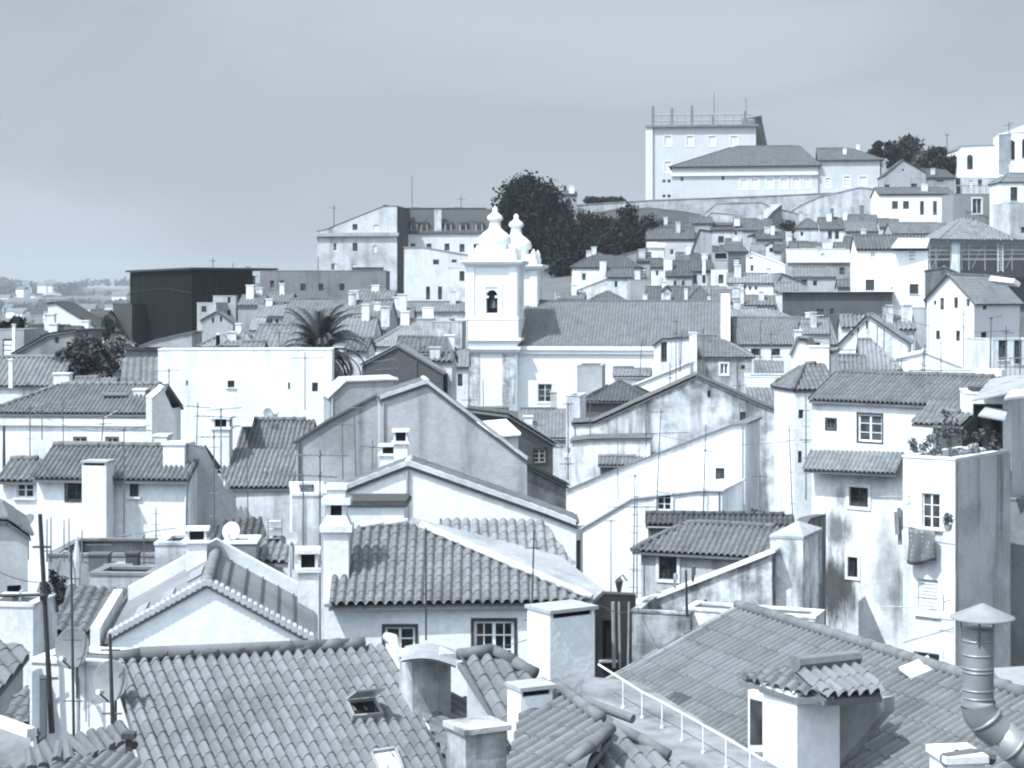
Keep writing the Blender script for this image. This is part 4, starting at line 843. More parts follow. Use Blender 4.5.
roof_part(hb, [[on_front(hb, 928, 421, -1.4), on_front(hb, 972, 424, -1.4), on_front(hb, 974, 402, -.25), on_front(hb, 932, 401, -.25)]], T1, 73, .235, .4, name='porch_roof', amp=.06)
b = MB(); r = [on_front(hb, 938, 374, .0)]; hv = hb['dep']/2
b.box((on_front(hb, 938, 380)[0]+.4, hv+.2, hb['zr']-.15), (hb['wid']-.1, hv+.7, hb['zr']+.42)); b.build('parapet', PW, hb)
house('tall white strip house with hipped roof left of the peeling house', (795, 390), (834, 390), 84, 8, ('hip', 366, .6, 0), None, PW, T2, pitch=32, ov=.12, win=((801, 414, 5, 9, 'd'), (800, 457, 4, 12, 'd')), sp=.24)
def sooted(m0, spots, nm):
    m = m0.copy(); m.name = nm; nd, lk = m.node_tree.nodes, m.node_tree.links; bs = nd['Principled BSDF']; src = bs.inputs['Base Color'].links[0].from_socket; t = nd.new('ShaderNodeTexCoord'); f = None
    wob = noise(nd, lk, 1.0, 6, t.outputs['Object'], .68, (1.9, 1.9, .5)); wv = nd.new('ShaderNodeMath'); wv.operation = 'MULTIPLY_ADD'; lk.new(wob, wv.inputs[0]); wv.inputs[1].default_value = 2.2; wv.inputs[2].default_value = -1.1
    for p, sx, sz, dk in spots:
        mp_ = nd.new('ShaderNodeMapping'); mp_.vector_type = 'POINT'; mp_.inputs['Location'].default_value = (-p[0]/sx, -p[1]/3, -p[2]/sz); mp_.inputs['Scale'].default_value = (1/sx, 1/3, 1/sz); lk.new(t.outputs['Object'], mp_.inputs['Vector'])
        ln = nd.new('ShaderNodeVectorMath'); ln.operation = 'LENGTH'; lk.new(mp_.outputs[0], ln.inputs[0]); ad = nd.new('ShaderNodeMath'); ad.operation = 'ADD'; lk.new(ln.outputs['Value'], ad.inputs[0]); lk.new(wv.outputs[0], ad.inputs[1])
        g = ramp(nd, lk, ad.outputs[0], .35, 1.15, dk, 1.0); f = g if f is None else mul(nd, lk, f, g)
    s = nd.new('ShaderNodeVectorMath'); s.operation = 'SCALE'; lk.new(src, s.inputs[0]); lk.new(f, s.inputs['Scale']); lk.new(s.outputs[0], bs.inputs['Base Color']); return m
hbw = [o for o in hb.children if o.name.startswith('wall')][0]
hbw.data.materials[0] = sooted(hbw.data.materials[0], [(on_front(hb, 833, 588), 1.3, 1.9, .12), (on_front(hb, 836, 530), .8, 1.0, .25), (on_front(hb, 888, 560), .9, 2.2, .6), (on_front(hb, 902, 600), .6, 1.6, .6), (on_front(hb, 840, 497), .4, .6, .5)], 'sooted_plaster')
# terrace block
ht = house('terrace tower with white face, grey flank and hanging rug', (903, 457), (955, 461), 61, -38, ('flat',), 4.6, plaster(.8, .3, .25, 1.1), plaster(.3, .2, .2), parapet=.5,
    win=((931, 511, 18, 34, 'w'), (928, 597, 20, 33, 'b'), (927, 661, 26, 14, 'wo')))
b = MB(); wd, dp = ht['wid'], ht['dep']; zt = on_front(ht, 955, 461)[2]
b.box((wd+.002, -.004, 0), (wd+.02, dp, zt-.02)); b.build('flank_shade_stain', plaster(.55, .3, .5), ht)  # flank's shade and staining both put into this greyer coat
rug = empty('rug', at(926, 540, 59.6), 0, 'dark patterned rug hung out over the terrace tower window rail', 'rug')
b = MB(); n = 14; c0, c1 = ht.matrix_world, None
a = ht.rotation_euler[2]; W2 = lambda p: np.array([math.cos(a)*p[0]-math.sin(a)*p[1]+ht.location[0], math.sin(a)*p[0]+math.cos(a)*p[1]+ht.location[1], p[2]+ht.location[2]])
p0, p1 = on_front(ht, 912, 527, -.28), on_front(ht, 939, 531, -.28); hh = p0[2]-on_front(ht, 912, 560, -.28)[2]
vs = []
for j in range(9):
    for i in range(n+1):
        u = i/n; x = p0+(p1-p0)*u; x = x+np.array([.03*math.sin(j*.7+u*2)*j/8, (.03+.06*j/8)*math.sin(u*11+j*.35)-.05*j/8, -hh*j/8*(1+.09*math.sin(u*4.2+.6)-.06*u)]); vs.append(local(rug, W2(x)))
b.add(vs, [(j*(n+1)+i, j*(n+1)+i+1, (j+1)*(n+1)+i+1, (j+1)*(n+1)+i) for j in range(8) for i in range(n)])
m, nd, lk, bs = base_mat('rug_cloth', .2, .95, .1); t = nd.new('ShaderNodeTexCoord'); vo = nd.new('ShaderNodeTexVoronoi'); vo.inputs['Scale'].default_value = 6.5; vo.inputs['Randomness'].default_value = .25
lk.new(t.outputs['Object'], vo.inputs['Vector']); tinted(nd, lk, ramp(nd, lk, vo.outputs['Distance'], .18, .34, 1.75, .9), .15, bs)
o = b.build('cloth', m, rug, True); md = o.modifiers.new('thick', 'SOLIDIFY'); md.thickness = .02
b = MB(); b.tube([local(rug, W2(p0+(-.2, .0, .02))), local(rug, W2(p1+(.5, 0, .02)))], .015); b.tube([local(rug, W2(p0+(0, .3, 0))), local(rug, W2(p0+(0, 0, .02)))], .012); b.tube([local(rug, W2(p1+(0, .3, 0))), local(rug, W2(p1+(0, 0, .02)))], .012); b.build('rail', METAL, rug)
b = MB()
for x0, x1, y in ((893, 950, 603), (920, 950, 595), (936, 950, 607)): b.tube([W2(on_front(ht, x0, y, -.9 if x0 < 900 else -.5)), W2(on_front(ht, x1, y+2, -.5))], .013, 5)
b.tube([W2(on_front(ht, 950, 592, -.5)), W2(on_front(ht, 950, 609, -.5))], .015, 5); b.tube([W2(on_front(ht, 950, 600, 0)), W2(on_front(ht, 950, 600, -.5))], .015, 5)
tag(b.build('clothes_airer', METAL), 'thin wire clothes airer on the lower terrace tower wall', 'airer')
b = MB(); b.tube([W2(on_front(ht, 884, 496, -.3)), W2(on_front(ht, 912, 496, -.15))], .014, 5); b.tube([W2(on_front(ht, 911, 496, -.15)), W2(on_front(ht, 911, 524, -.15))], .012, 5); b.tube([W2(on_front(ht, 911, 496, .05)), W2(on_front(ht, 911, 496, -.2))], .012, 5)
tag(b.build('aerial_rod', METAL), 'thin T-shaped aerial rod beside the rug window', 'antenna')
cl = empty('laundry', at(897, 525, 62), 0, 'narrow grey laundry hanging at the terrace tower corner', 'laundry'); b = MB()
for i, (x, y0, y1) in enumerate(((894, 512, 535), (897, 508, 545), (900, 510, 530))):
    p, q = local(cl, at(x, y0, 62+i*.1)), local(cl, at(x+2, y1, 62+i*.1)); b.prism([p, p+(.14, .02, 0), (q[0]+.12, q[1], q[2]), (q[0]-.02, q[1]+.03, q[2])], (0, .02, 0))
b.build('cloth', plaster(.28, .4, .3), cl)
pt = empty('potted_plant', at(948, 525, 59.2), 0, 'small pot plant on the sill beside the hanging rug', 'plant'); b = MB(); b.lathe([(.1, -.2), (.15, 0), (.13, 0), (.1, -.04)], 12); b.build('pot', plaster(.35), pt)
b = MB(); leaf_cloud(b, (0, 0, .18), (.2, .2, .22), 220, .05, 77, .1); b.build('foliage', leafmat(.09), pt)
# terrace top: shrubs, posts, awnings
Y0 = 62.5
shrub('loose shrub spilling over the white face of the terrace', at(920, 462, 62), (.7, .5, .5), 1200, .045, 5, .1)
shrub('tall leggy shrub against the porch roof on the terrace', at(948, 462, 63.5), (.6, .45, .85), 700, .06, 6, .1, stems=7)
shrub('dense leafy shrub near the terrace posts', at(988, 462, 62.8), (.6, .45, .62), 1100, .05, 8, .09)
shrub('pale flowering plant on the grey edge of the terrace', at(973, 462, 61.6), (.4, .3, .35), 1200, .045, 9, .35)
house('dark open lean-to behind the terrace shrubs', (938, 424), (962, 425), 65.5, -38, ('shed', 415), 1.5, plaster(.1, .2, .2), T1, pitch=20, name='lean_to', cat='lean-to')
hp = house('white open loggia frame on the terrace roof', (966, 394), (1012, 394), 66, -10, ('flat',), 3.0, plaster(.78, .1, .1), PG, win=((988, 432, 30, 56, 'g'),), name='loggia', cat='loggia', base=470)
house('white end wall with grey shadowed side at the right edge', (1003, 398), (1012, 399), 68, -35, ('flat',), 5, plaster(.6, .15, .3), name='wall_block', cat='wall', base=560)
def slabs(label, pts, Y, dz, th, mat, name='canopy', cat='canopy'):
    b = MB(); q = [at(*p[:2], Y+p[2]) for p in pts]; b.prism(q, (0, 0, -th)); return tag(b.build(name, mat), label, cat)
slabs('jumbled pale corrugated canopy over the loggia', [(972, 400, 0), (1030, 388, -.5), (1035, 372, 4), (990, 379, 4)], 64, 0, .06, plaster(.3, .4, .4))
slabs('second tilted sheet canopy with dark gap beneath it', [(1004, 398, -1), (1060, 391, -1), (1060, 380, 3), (1012, 388, 3)], 61, 0, .08, plaster(.42, .4, .4))
slabs('lower sagging grey sheet on the loggia front', [(978, 415, -1), (1005, 420, -1), (1008, 410, .8), (986, 406, .8)], 63.5, 0, .05, plaster(.4, .3, .3))
b = MB(); b.box(at(976, 393, 66.2), at(1020, 386, 67.4)); tag(b.build('shade_box', plain(.05, .9)), 'dark box standing in for shade between the loggia canopies', 'shade')  # solid dark box takes the place of shade under the canopies
house('grey rendered rear block right of the terrace tower', (1010, 500), (1030, 503), 66, -35, ('flat',), 5, plaster(.3, .3, .4), T2)
# lower right corner
house('low white parapet wall crossing behind the steel flue', (895, 663), (1040, 712), 43, -30, ('prof', [(895, 663), (1040, 706)]), .6, PW, name='parapet_wall', cat='wall', rb='sheet', mt=PW)
slabs('ribbed grey metal sheet roof at the right edge', [(990, 668, 0), (1060, 664, 0), (1060, 700, -4), (1016, 696, -4)], 46, 0, .2, plain(.28, .5), 'sheet_roof', 'roof')

# ---------------------------------------------------------------- BEHIND THE RIGHT-HAND HOUSES
house('bright white house with stepped chimneys above the strip house', (792, 378), (832, 378), 100, -12, ('prof', [(792, 352), (797, 340), (807, 341), (815, 356), (835, 352)]), 5, plaster(.8, .04, .05), T1, sp=.26)
solo('broad white chimney block with knobbly top by the strip house', 819, 347, 385, 20, .8, 99, -12, 'plain', plaster(.8, .04, .05))
solo('small white rounded chimney on the stepped white house', 798, 331, 345, 6, 1, 103, 0, 'plain', PW)
house('white low parapet house with grey tiled lean-to roof', (747, 377), (800, 378), 118, -5, ('flat',), 4, PW, T1, parapet=.2)
plane_house('grey tiled lean-to roof above the low parapet house', [(plane(775, 376, 122, 25, 0), [(754, 377), (784, 377), (784, 361), (754, 360)])], mt=T1, wall=PW, sp=.26)
plane_house('small tiled roof below the low parapet house', [(plane(765, 410, 112, 25, 0), [(745, 412), (780, 412), (780, 388), (745, 387)])], mt=T1, wall=PW2, sp=.26)
house('tile-roofed cottage with grey gap front below the stained gable end', (833, 372), (866, 372), 108, -8, ('gx', 357), None, PW2, T1, pitch=26, win=((850, 377, 12, 5),), sp=.26)
house('light-roofed house with white hip line and dark porch', (862, 370), (898, 370), 112, -8, ('hip', 341, 0, .4), None, PW3, TL, pitch=26, win=((872, 377, 9, 8),), sp=.26)
house('stained gable with row of vent slots and long pale roof', (832, 352), (908, 352), 132, -14, ('prof', [(822, 352), (868, 316), (908, 343)]), 9, stone(.62, .4), TL, ovx=.2, win=((852, 332, 2, 7), (858, 329, 2, 7), (867, 325, 2, 8)), sp=.3)
house('plain grey concrete wall below the big white house', (888, 308), (928, 308), 165, -6, ('flat',), 5, plaster(.42, .2, .35), T1)
house('long pale low roofed wall beside the ladder aerial', (896, 352), (990, 392), 118, -12, ('prof', [(896, 358), (925, 352), (985, 376), (1005, 386)]), 5, plaster(.8, .05, .05), plaster(.66, .2, .2), rb='sheet')
house('white low courtyard wall with little dark slit', (905, 372), (985, 372), 112, -10, ('flat',), 4, plaster(.8, .05, .05), win=((955, 378, 12, 2.4),), parapet=.1)
house('white gabled house with two rows of windows and long grey flank', (927, 298), (974, 304), 152, -30, ('prof', [(927, 299), (949, 275), (974, 302)]), 15, plaster(.8, .05, .06), TL, ovx=.25,
    win=((942, 304, 5, 13, 'w'), (956, 303, 5, 12, 'w'), (968, 303, 4, 8, 'w'), (938, 335, 4, 9, 'd'), (958, 336, 4, 10, 'd'), (935, 303, 3, 5, 'w')), rwin=((985, 306, 4, 7, 'd'), (984, 337, 6, 10, 'g')), sp=.28)
b = MB(); b.box((-.4, 0, 0), (.4, 3.0, .4)); o = tag(b.build('skylight', plaster(.78, .1, .1)), 'long white skylight box on the roof of the two-row gabled house', 'skylight'); o.location = at(1016, 285, 152.5); o.rotation_euler = (.1, .45, .5)
house('grey railed balcony house at the right edge under the gabled house', (993, 340), (1050, 336), 128, 8, ('flat',), 5, plaster(.6, .2, .3), T1, win=((1003, 350, 9, 20, 'd'), (1018, 352, 8, 24, 'd')))
b = MB()
for i in range(7): b.tube([at(1000+i*5, 376, 124), at(1000+i*5, 358, 124)], .03, 4)
b.tube([at(998, 358, 124), at(1036, 358, 124)], .04, 4); b.tube([at(998, 367, 124), at(1036, 367, 124)], .03, 4); tag(b.build('balcony_railing', plain(.2, .5)), 'dark railing before the balcony house at the right edge', 'railing')
# ---------------------------------------------------------------- CHURCH
YC = 192; CW = plaster(.82, .03, .03)
ct = empty('church', (*at(466, 415, YC)[:2], gz(-5, YC)-1), math.radians(-7), 'white church with twin onion-topped belfries and long tiled nave', 'church')
zz = lambda py, Y=YC: CZ+(H0-py)/F*Y-ct.location[2]
U = lambda x: (x-466)/F*YC
def belfry(px0, px1, Y, pts, nm, front_open=True):
    """stage list in rows; a square tower in its own part"""
    c0 = local(ct, at(px0, 300, Y)); w_ = (px1-px0)/F*Y; z = lambda py: CZ+(H0-py)/F*Y-ct.location[2]; s = w_/53.0; x0, y0 = c0[0], c0[1]; mb = MB()
    S = lambda a: a*s
    top, cor, bel, st1, st2 = pts
    def stage(ins, za, zb): mb.box((x0+ins, y0+ins, za), (x0+w_-ins, y0+w_-ins, zb))
    def band(out, za, zb):
        mb.box((x0-out, y0-out, za), (x0+w_+out, y0+w_+out, zb))
    stage(.12, 0, z(st2)); band(.16, z(st2), z(st2)+.28); band(.34, z(st2)+.28, z(st2)+.55); stage(.02, z(st2)+.55, z(st1)); band(.22, z(st1), z(st1)+.25); band(.42, z(st1)+.25, z(st1)+.55)
    stage(-.05, z(st1)+.55, z(bel)); band(.1, z(bel), z(bel)+.25)
    zo0, zo1, zs = z(bel)+.75, z(bel)+.75+S(24)*.98, 0
    ft = w_*.16; ow = S(12)*.98; xm = x0+w_/2
    zc = z(cor); e = .02
    # four corner piers and walls with arched openings on all sides
    def arched(O, ex, L):
        O = np.array(O); ex = np.array(ex); n = np.array([-ex[1], ex[0], 0]); P = lambda u, zv, d: O+ex*u+n*d+np.array([0, 0, zv]); mid = L/2; zb_ = z(bel)+.25; r = ow/2; zsp = zo1-r
        for d in (0, .7):
            mb.add([P(0, zb_, d), P(mid-r, zb_, d), P(mid-r, zc, d), P(0, zc, d)], [(0, 1, 2, 3)]); mb.add([P(mid+r, zb_, d), P(L, zb_, d), P(L, zc, d), P(mid+r, zc, d)], [(0, 1, 2, 3)])
            mb.add([P(mid-r, zb_, d), P(mid+r, zb_, d), P(mid+r, zo0, d), P(mid-r, zo0, d)], [(0, 1, 2, 3)])
            k = 10; arc = [P(mid-r*math.cos(math.pi*i/k), zsp+r*math.sin(math.pi*i/k), d) for i in range(k+1)]
            for i in range(k):
                a, b_ = arc[i], arc[i+1]; mb.add([a, b_, (b_[0], b_[1], zc), (a[0], a[1], zc)], [(0, 1, 2, 3)])
        for q0, q1 in (((mid-r, zo0), (mid-r, zsp)), ((mid+r, zo0), (mid+r, zsp)), ((mid-r, zo0), (mid+r, zo0))):
            mb.add([P(*q0, 0), P(*q1, 0), P(*q1, .7), P(*q0, .7)], [(0, 1, 2, 3)])
        k = 10
        for i in range(k):
            a, b_ = (mid-r*math.cos(math.pi*i/k), zsp+r*math.sin(math.pi*i/k)), (mid-r*math.cos(math.pi*(i+1)/k), zsp+r*math.sin(math.pi*(i+1)/k)); mb.add([P(*a, 0), P(*b_, 0), P(*b_, .7), P(*a, .7)], [(0, 1, 2, 3)])
        # raised architrave with imposts
        for u0, u1, za, zb2 in ((mid-r-S(5)*.9, mid-r-.02, zo0-.3, zo1+.3), (mid+r+.02, mid+r+S(5)*.9, zo0-.3, zo1+.3), (mid-r-S(5)*.9, mid+r+S(5)*.9, zo1+.3, zo1+.75)):
            vs = [P(u, zv, d) for d in (-.1, .05) for zv in (za, zb2) for u in (u0, u1)]; mb.add(vs, [(0,1,3,2),(4,6,7,5),(0,4,5,1),(2,3,7,6),(0,2,6,4),(1,5,7,3)])
        for u0 in (mid-r-.1, mid+r-.28):
            vs = [P(u, zv, d) for d in (-.16, .1) for zv in (zsp-.25, zsp) for u in (u0, u0+.38)]; mb.add(vs, [(0,1,3,2),(4,6,7,5),(0,4,5,1),(2,3,7,6),(0,2,6,4),(1,5,7,3)])
        # pilasters
        for u0 in (0, L-S(9)*.85):
            vs = [P(u, zv, d) for d in (-.14, .03) for zv in (zb_, zc) for u in (u0, u0+S(9)*.85)]; mb.add(vs, [(0,1,3,2),(4,6,7,5),(0,4,5,1),(2,3,7,6),(0,2,6,4),(1,5,7,3)])
    g = .08; a0, b0, L_ = x0+g, y0+g, w_-2*g
    arched((a0, b0, 0), (1, 0, 0), L_); arched((a0+L_, b0, 0), (0, 1, 0), L_); arched((a0+L_, b0+L_, 0), (-1, 0, 0), L_); arched((a0, b0+L_, 0), (0, -1, 0), L_)
    band(.22, zc, zc+.22); band(.5, zc+.22, zc+.42); band(.62, zc+.42, zc+.6)
    ins = S(6)*.9; mb.box((x0+ins, y0+ins, zc+.6), (x0+w_-ins, y0+w_-ins, zc+S(17)))
    o = mb.build(nm, CW, ct)
    for sx in (x0+S(5), x0+w_-S(5)):
        for sy in (y0+S(5), y0+w_-S(5)):
            pn = MB(); pn.lathe([(S(3.6), 0), (S(3.6), S(6)), (S(4.2), S(7)), (S(2.6), S(9)), (S(3), S(12)), (S(1.4), S(15)), (.02, S(17))], 10, (sx, sy, zc+.6))
            pn.build('pinnacle', CW, o, True)
    dm_ = MB(); c = (xm, y0+w_/2, zc+S(15))
    dm_.lathe([(S(13.5), 0), (S(13.5), S(7)), (S(15.6), S(9.5)), (S(16.2), S(12.5)), (S(15), S(16)), (S(12), S(19.5)), (S(8), S(22.3)), (S(6), S(25)), (S(5.3), S(31.5)), (S(7.4), S(33)), (S(8), S(35)), (S(7), S(37.2)), (S(3.8), S(39.5)), (S(2.3), S(41.5)), (S(2.8), S(43.5)), (S(2.2), S(45.5)), (.02, S(47))], 28, c, sq=3.2)
    for k in range(8): 
        t = math.pi/4*k+.39; dm_.lathe([(S(1.6), S(8)), (S(2.2), S(12)), (S(1), S(16)), (.02, S(17))], 8, (c[0]+math.cos(t)*S(15.4), c[1]+math.sin(t)*S(15.4), c[2]))
    dm_.build('dome', CW, o, True)
    bl = MB(); zb_ = zo0; bl.lathe([(S(4.2), 0), (S(3.6), S(1)), (S(2.7), S(5)), (S(2.4), S(8)), (.05, S(9.5))], 16, (xm, y0+w_*.35, zb_+S(5))); bl.build('bell', plain(.42, .4, .4, .5), o, True)
    b2 = MB(); b2.tube([(xm-ow*.8, y0+w_*.35, zb_+S(16)), (xm+ow*.8, y0+w_*.35, zb_+S(16))], .12); b2.build('bell_beam', plain(.08, .8), o)
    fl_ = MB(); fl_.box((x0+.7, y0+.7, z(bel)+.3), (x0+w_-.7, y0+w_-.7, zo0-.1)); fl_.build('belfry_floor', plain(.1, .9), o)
    sc2 = MB(); sc2.box((x0+.75, y0+w_*.66, zo0-.1), (x0+w_-.75, y0+w_*.66+.15, zc-.05)); sc2.build('belfry_dark_panel', plain(.06, .9), o)  # added dark panel stands in for the shaded inside behind the bell
    return o
tw = belfry(466, 518, YC, (213, 266, 320, 343, 352), 'tower')
tw2 = belfry(489, 538, 201, (222, 270, 318, 340, 350), 'tower')
b = MB()
for x0, x1 in ((466.4, 480), (502.5, 516.2)):
    q, q2 = local(ct, at(x0, 300, YC)), local(ct, at(x1, 300, YC)); b = MB(); b.box((q[0], .06, 0), (q2[0], .2, zz(354))); b.build('quoin', stone(.5, .5, 1.5), ct)
n0 = local(ct, at(517, 345, YC)); n1 = local(ct, at(729, 345, YC-1)); ya = 0
nave = house('plain', (517, 346), (722, 348), YC+.6, -6.7, ('gx', 302.6), None, CW, tile(.125, .2), pitch=27, ov=.3, ovx=.0, win=((545, 393, 14, 18, 'wo'),), sp=.36, cl=.5, amp=.085, name='nave')
del nave['label'], nave['category']
nl = local(ct, nave.location); nave.parent = ct; nave.location = nl; nave.rotation_euler = (0, 0, 0)
for o in list(nave.children):   # nave pieces become parts of the church
    o.matrix_local = Matrix.Translation(nl) @ Matrix.Rotation(math.radians(.3), 4, 'Z') @ o.matrix_local; o.parent = ct
wd_, dp_ = nave['wid'], nave['dep']; MX = Matrix.Translation(nl) @ Matrix.Rotation(math.radians(.3), 4, 'Z'); bpy.data.objects.remove(nave)
def nb(mb, nm, mt_):
    o = mb.build(nm, mt_, ct); o.matrix_local = MX; return o
zt_ = CZ+(H0-345)/F*YC-(ct.location[2]+nl[2]); zr_ = CZ+(H0-302)/F*(YC+dp_/2)-(ct.location[2]+nl[2])
b = MB(); b.prism([(wd_, -.4, zt_-1), (wd_, dp_/2, zr_+.2), (wd_, dp_+.4, zt_-1), (wd_, dp_+.4, 0), (wd_, -.4, 0)], (.75, 0, 0)); 
b.prism([(wd_-.1, -.5, zt_-.3), (wd_-.1, dp_/2, zr_+.9), (wd_-.1, dp_/2, zr_+.2), (wd_-.1, -.5, zt_-1)], (.95, 0, 0)); b.box((wd_-.05, -.45, zt_-3), (wd_+.85, .5, zt_+.4)); nb(b, 'gable_wall', CW)
b = MB(); b.box((.02, -.42, zt_-.55), (wd_, .0, zt_-.12)); b.box((.02, -.25, zt_-.95), (wd_, .0, zt_-.55)); nb(b, 'cornice', CW)

# ---------------------------------------------------------------- AROUND THE CHURCH
def simple(*a, **k): return house(*a, **k)
S_ = simple
S_('side chapel range with grey tiled roof right of the nave', (738, 345), (838, 345), 193, 0, ('gx', 319), None, PW, T1, pitch=27, win=((756, 352, 10, 7, 'd'), (776, 352, 8, 7, 'd')), sp=.34, cl=.5, amp=.08)
S_('higher pale roof wing behind the side chapel', (726, 318), (790, 318), 204, 0, ('hip', 309, 0, 1), None, PW, TL, pitch=24, sp=.4)
S_('short tiled wing stepping down beyond the side chapel', (803, 334), (830, 334), 178, -4, ('gx', 320), None, PW2, T1, pitch=27, sp=.34)
S_('old stone house with one arched window before the nave', (690, 357), (752, 358), 152, -6, ('hip', 337, 0, .9), None, stone(.33, .4), T1, pitch=26, win=((724, 369, 8, 11, 'wo'), (743, 367, 4, 4, 'd')), sp=.3, ov=.2)
solo('tall white column chimney with mushroom cap before the nave', 693, 333, 386, 7, 1, 140, 0, 'plain', PW)
S_('weathered white wall with tall dark slot before the nave', (654, 340), (692, 338), 150, -8, ('prof', [(654, 346), (662, 340), (690, 338)]), 3, plaster(.7, .3, .4), T1, win=((664, 352, 6, 20),))
S_('long white coped wall sloping up toward the column chimney', (594, 402), (690, 362), 138, -14, ('prof', [(594, 402), (690, 363)]), 2, plaster(.8, .05, .05), PW, rb='sheet', verge=PW)
S_('grey sheet-walled annex right of the church window', (577, 366), (602, 366), 140, -6, ('flat',), 5, plaster(.36, .15, .2), T1)
S_('small pale-fronted house with little tiled lean-to', (614, 376), (650, 374), 141, -6, ('gx', 369), None, PW, T1, pitch=24, sp=.3)
S_('dark-fronted pavilion with mossy hipped roof', (586, 400), (648, 402), 128, -8, ('hip', 383, .8, .8), None, plain(.09, .8), TD, pitch=24, ov=.35, sp=.28)
S_('low house of fine tiles under the nave window', (520, 437), (570, 437), 150, -2, ('gx', 410), None, PW2, T1, pitch=28, sp=.3, ov=.25)
S_('rounded old tiled roof at the foot of the church tower', (486, 424), (512, 436), 120, 14, ('gx', 410), None, PW3, T2, pitch=30, sp=.3)
S_('small white house with shuttered door left of the church tower', (441, 367), (468, 367), 150, 0, ('gx', 350), None, PW, T1, pitch=28, sp=.3, win=((450, 377, 6, 12, 'd'), (460, 380, 5, 12, 'd')))
S_('slim pale wall right of the alley antenna', (566, 396), (580, 396), 120, -10, ('flat',), 3, PW2, name='wall_block', cat='wall')

# ---------------------------------------------------------------- LEFT FAR
S_('grey corrugated-looking tiled roof at the far left edge', (-20, 386), (59, 386), 120, -2, ('gx', 359), None, PW2, TL, pitch=28, sp=.34, amp=.07, chim=((11, 360, 388, 4, 1, -1),))
solo('squat white chimney block between far-left roofs', 63, 374, 392, 16, .8, 108, 0, 'plain', PW)
S_('small tiled ridge house behind the squat white chimney', (72, 388), (112, 388), 112, -3, ('gx', 379), None, PW2, T1, pitch=24, sp=.3)
S_('half-timbered grey gable house at the far left', (14, 355), (74, 352), 140, -8, ('prof', [(14, 354), (48, 335), (74, 331)]), 6, plaster(.24, .3, .3), T1, ovx=.2, win=((57, 340, 4, 6),))
S_('low dark slate roof behind the half-timbered house', (22, 336), (74, 333), 160, -4, ('gx', 327), None, PG, TD, pitch=20, sp=.4)
S_('grey chimney house at the left edge under the dark tree', (-10, 330), (24, 334), 150, 0, ('flat',), 5, PG, T1, chim=((14, 325, 352, 3, 1, -1),))
S_('white house with long one-sided roof on the far left slope', (48, 305), (104, 333), 230, -6, ('prof', [(48, 304), (56, 303), (104, 332)]), 6, plaster(.6, .05, .05), TD, ovx=.2, win=())
S_('small white wing with dark window by the netted building', (86, 318), (105, 318), 236, -6, ('gx', 311), None, PW, TD, pitch=22, win=((100, 322, 4, 5),), sp=.4)
# netted building
NETM = plain(.012, .95, .0, 0, 'dark_netting'); nn = S_('tall building wrapped in dark scaffold netting', (130, 273), (192, 270), 250, -60, ('flat',), 8.2, NETM, plain(.05, .9), parapet=.02)
b = MB(); W_, D_2 = nn['wid'], nn['dep']; zt = local(nn, at(130, 273, 250))[2]
rn = random.Random(9)
for i in range(7): u = W_*rn.random(); b.tube([(u, -.06, zt-rn.uniform(0, 3)), (u+rn.uniform(-2, 2), -.06, zt*rn.uniform(.2, .6))], .04, 5)
for i in range(3): u = D_2*rn.random(); b.tube([(W_+.06, u, zt-.2), (W_+.06, u+rn.uniform(-1, 1), zt*.4)], .04, 5)
b.tube([(0, -.06, zt-2.6), (W_*.6, -.06, zt-2.2), (W_, -.06, zt-2.9)], .05, 5)
b.build('scaffold', plain(.025, .8), nn)
b = MB(); b.box((-.5, -.5, zt+.1), (W_+.8, D_2+3.2, zt+.35)); b.build('roof_slab', plain(.03, .8), nn)
S_('lower grey netted annex left of the wrapped building', (113, 304), (132, 304), 240, -10, ('flat',), 6, plain(.07, .95), plain(.1, .9), parapet=.02)
S_('dark flat-roofed block behind the wrapped building', (196, 276), (250, 277), 243, 0, ('flat',), 5, plain(.1, .9), parapet=.02, ov=.3)
S_('pale tall tenement with two stacked windows by the netting', (213, 296), (236, 296), 205, 6, ('flat',), 5, plaster(.42, .25, .25), T1, win=((229, 300, 3, 6, 'd'), (229, 313, 3, 6, 'd')))
S_('grey tenement top with one dark window by the netting', (197, 303), (216, 303), 202, -10, ('flat',), 4, plaster(.42, .25, .25), T1, win=((204, 309, 5, 6, 'd'),))
S_('narrow gabled house with two slit windows by the netting', (201, 322), (233, 324), 196, 4, ('prof', [(201, 321), (217, 312), (233, 323)]), 5, plaster(.4, .2, .2), T1, win=((213, 320, 2.4, 5), (221, 319, 2.4, 5)), sp=.4)
S_('old house with ragged sloping roof under the netting', (140, 345), (192, 347), 185, 0, ('prof', [(140, 347), (156, 341), (192, 333)]), 6, plaster(.36, .3, .3), TL, sp=.4)
S_('low pale-roofed house with white wall under the netting', (200, 347), (226, 347), 178, 0, ('hip', 335, .8, .5), None, PW, TL, pitch=20, sp=.4, win=((218, 334, 4, 2),))
S_('pale roofed house right of the low white-walled house', (222, 346), (250, 346), 172, 0, ('hip', 332, .6, .4), None, PW2, TL, pitch=24, sp=.4)
S_('dark flat felt roof strip above the blank white block', (126, 350), (248, 351), 119, -3, ('flat',), 5, PGD, plain(.05, .9), parapet=.05, verge=plain(.04, .9), ov=.2)
plane_house('draped grey roof with sagging gutter beside the shrubs', [(plane(140, 380, 112, 20, 10), [(120, 385), (160, 387), (160, 357), (122, 358)])], mt=T1, wall=PG, sp=.4)
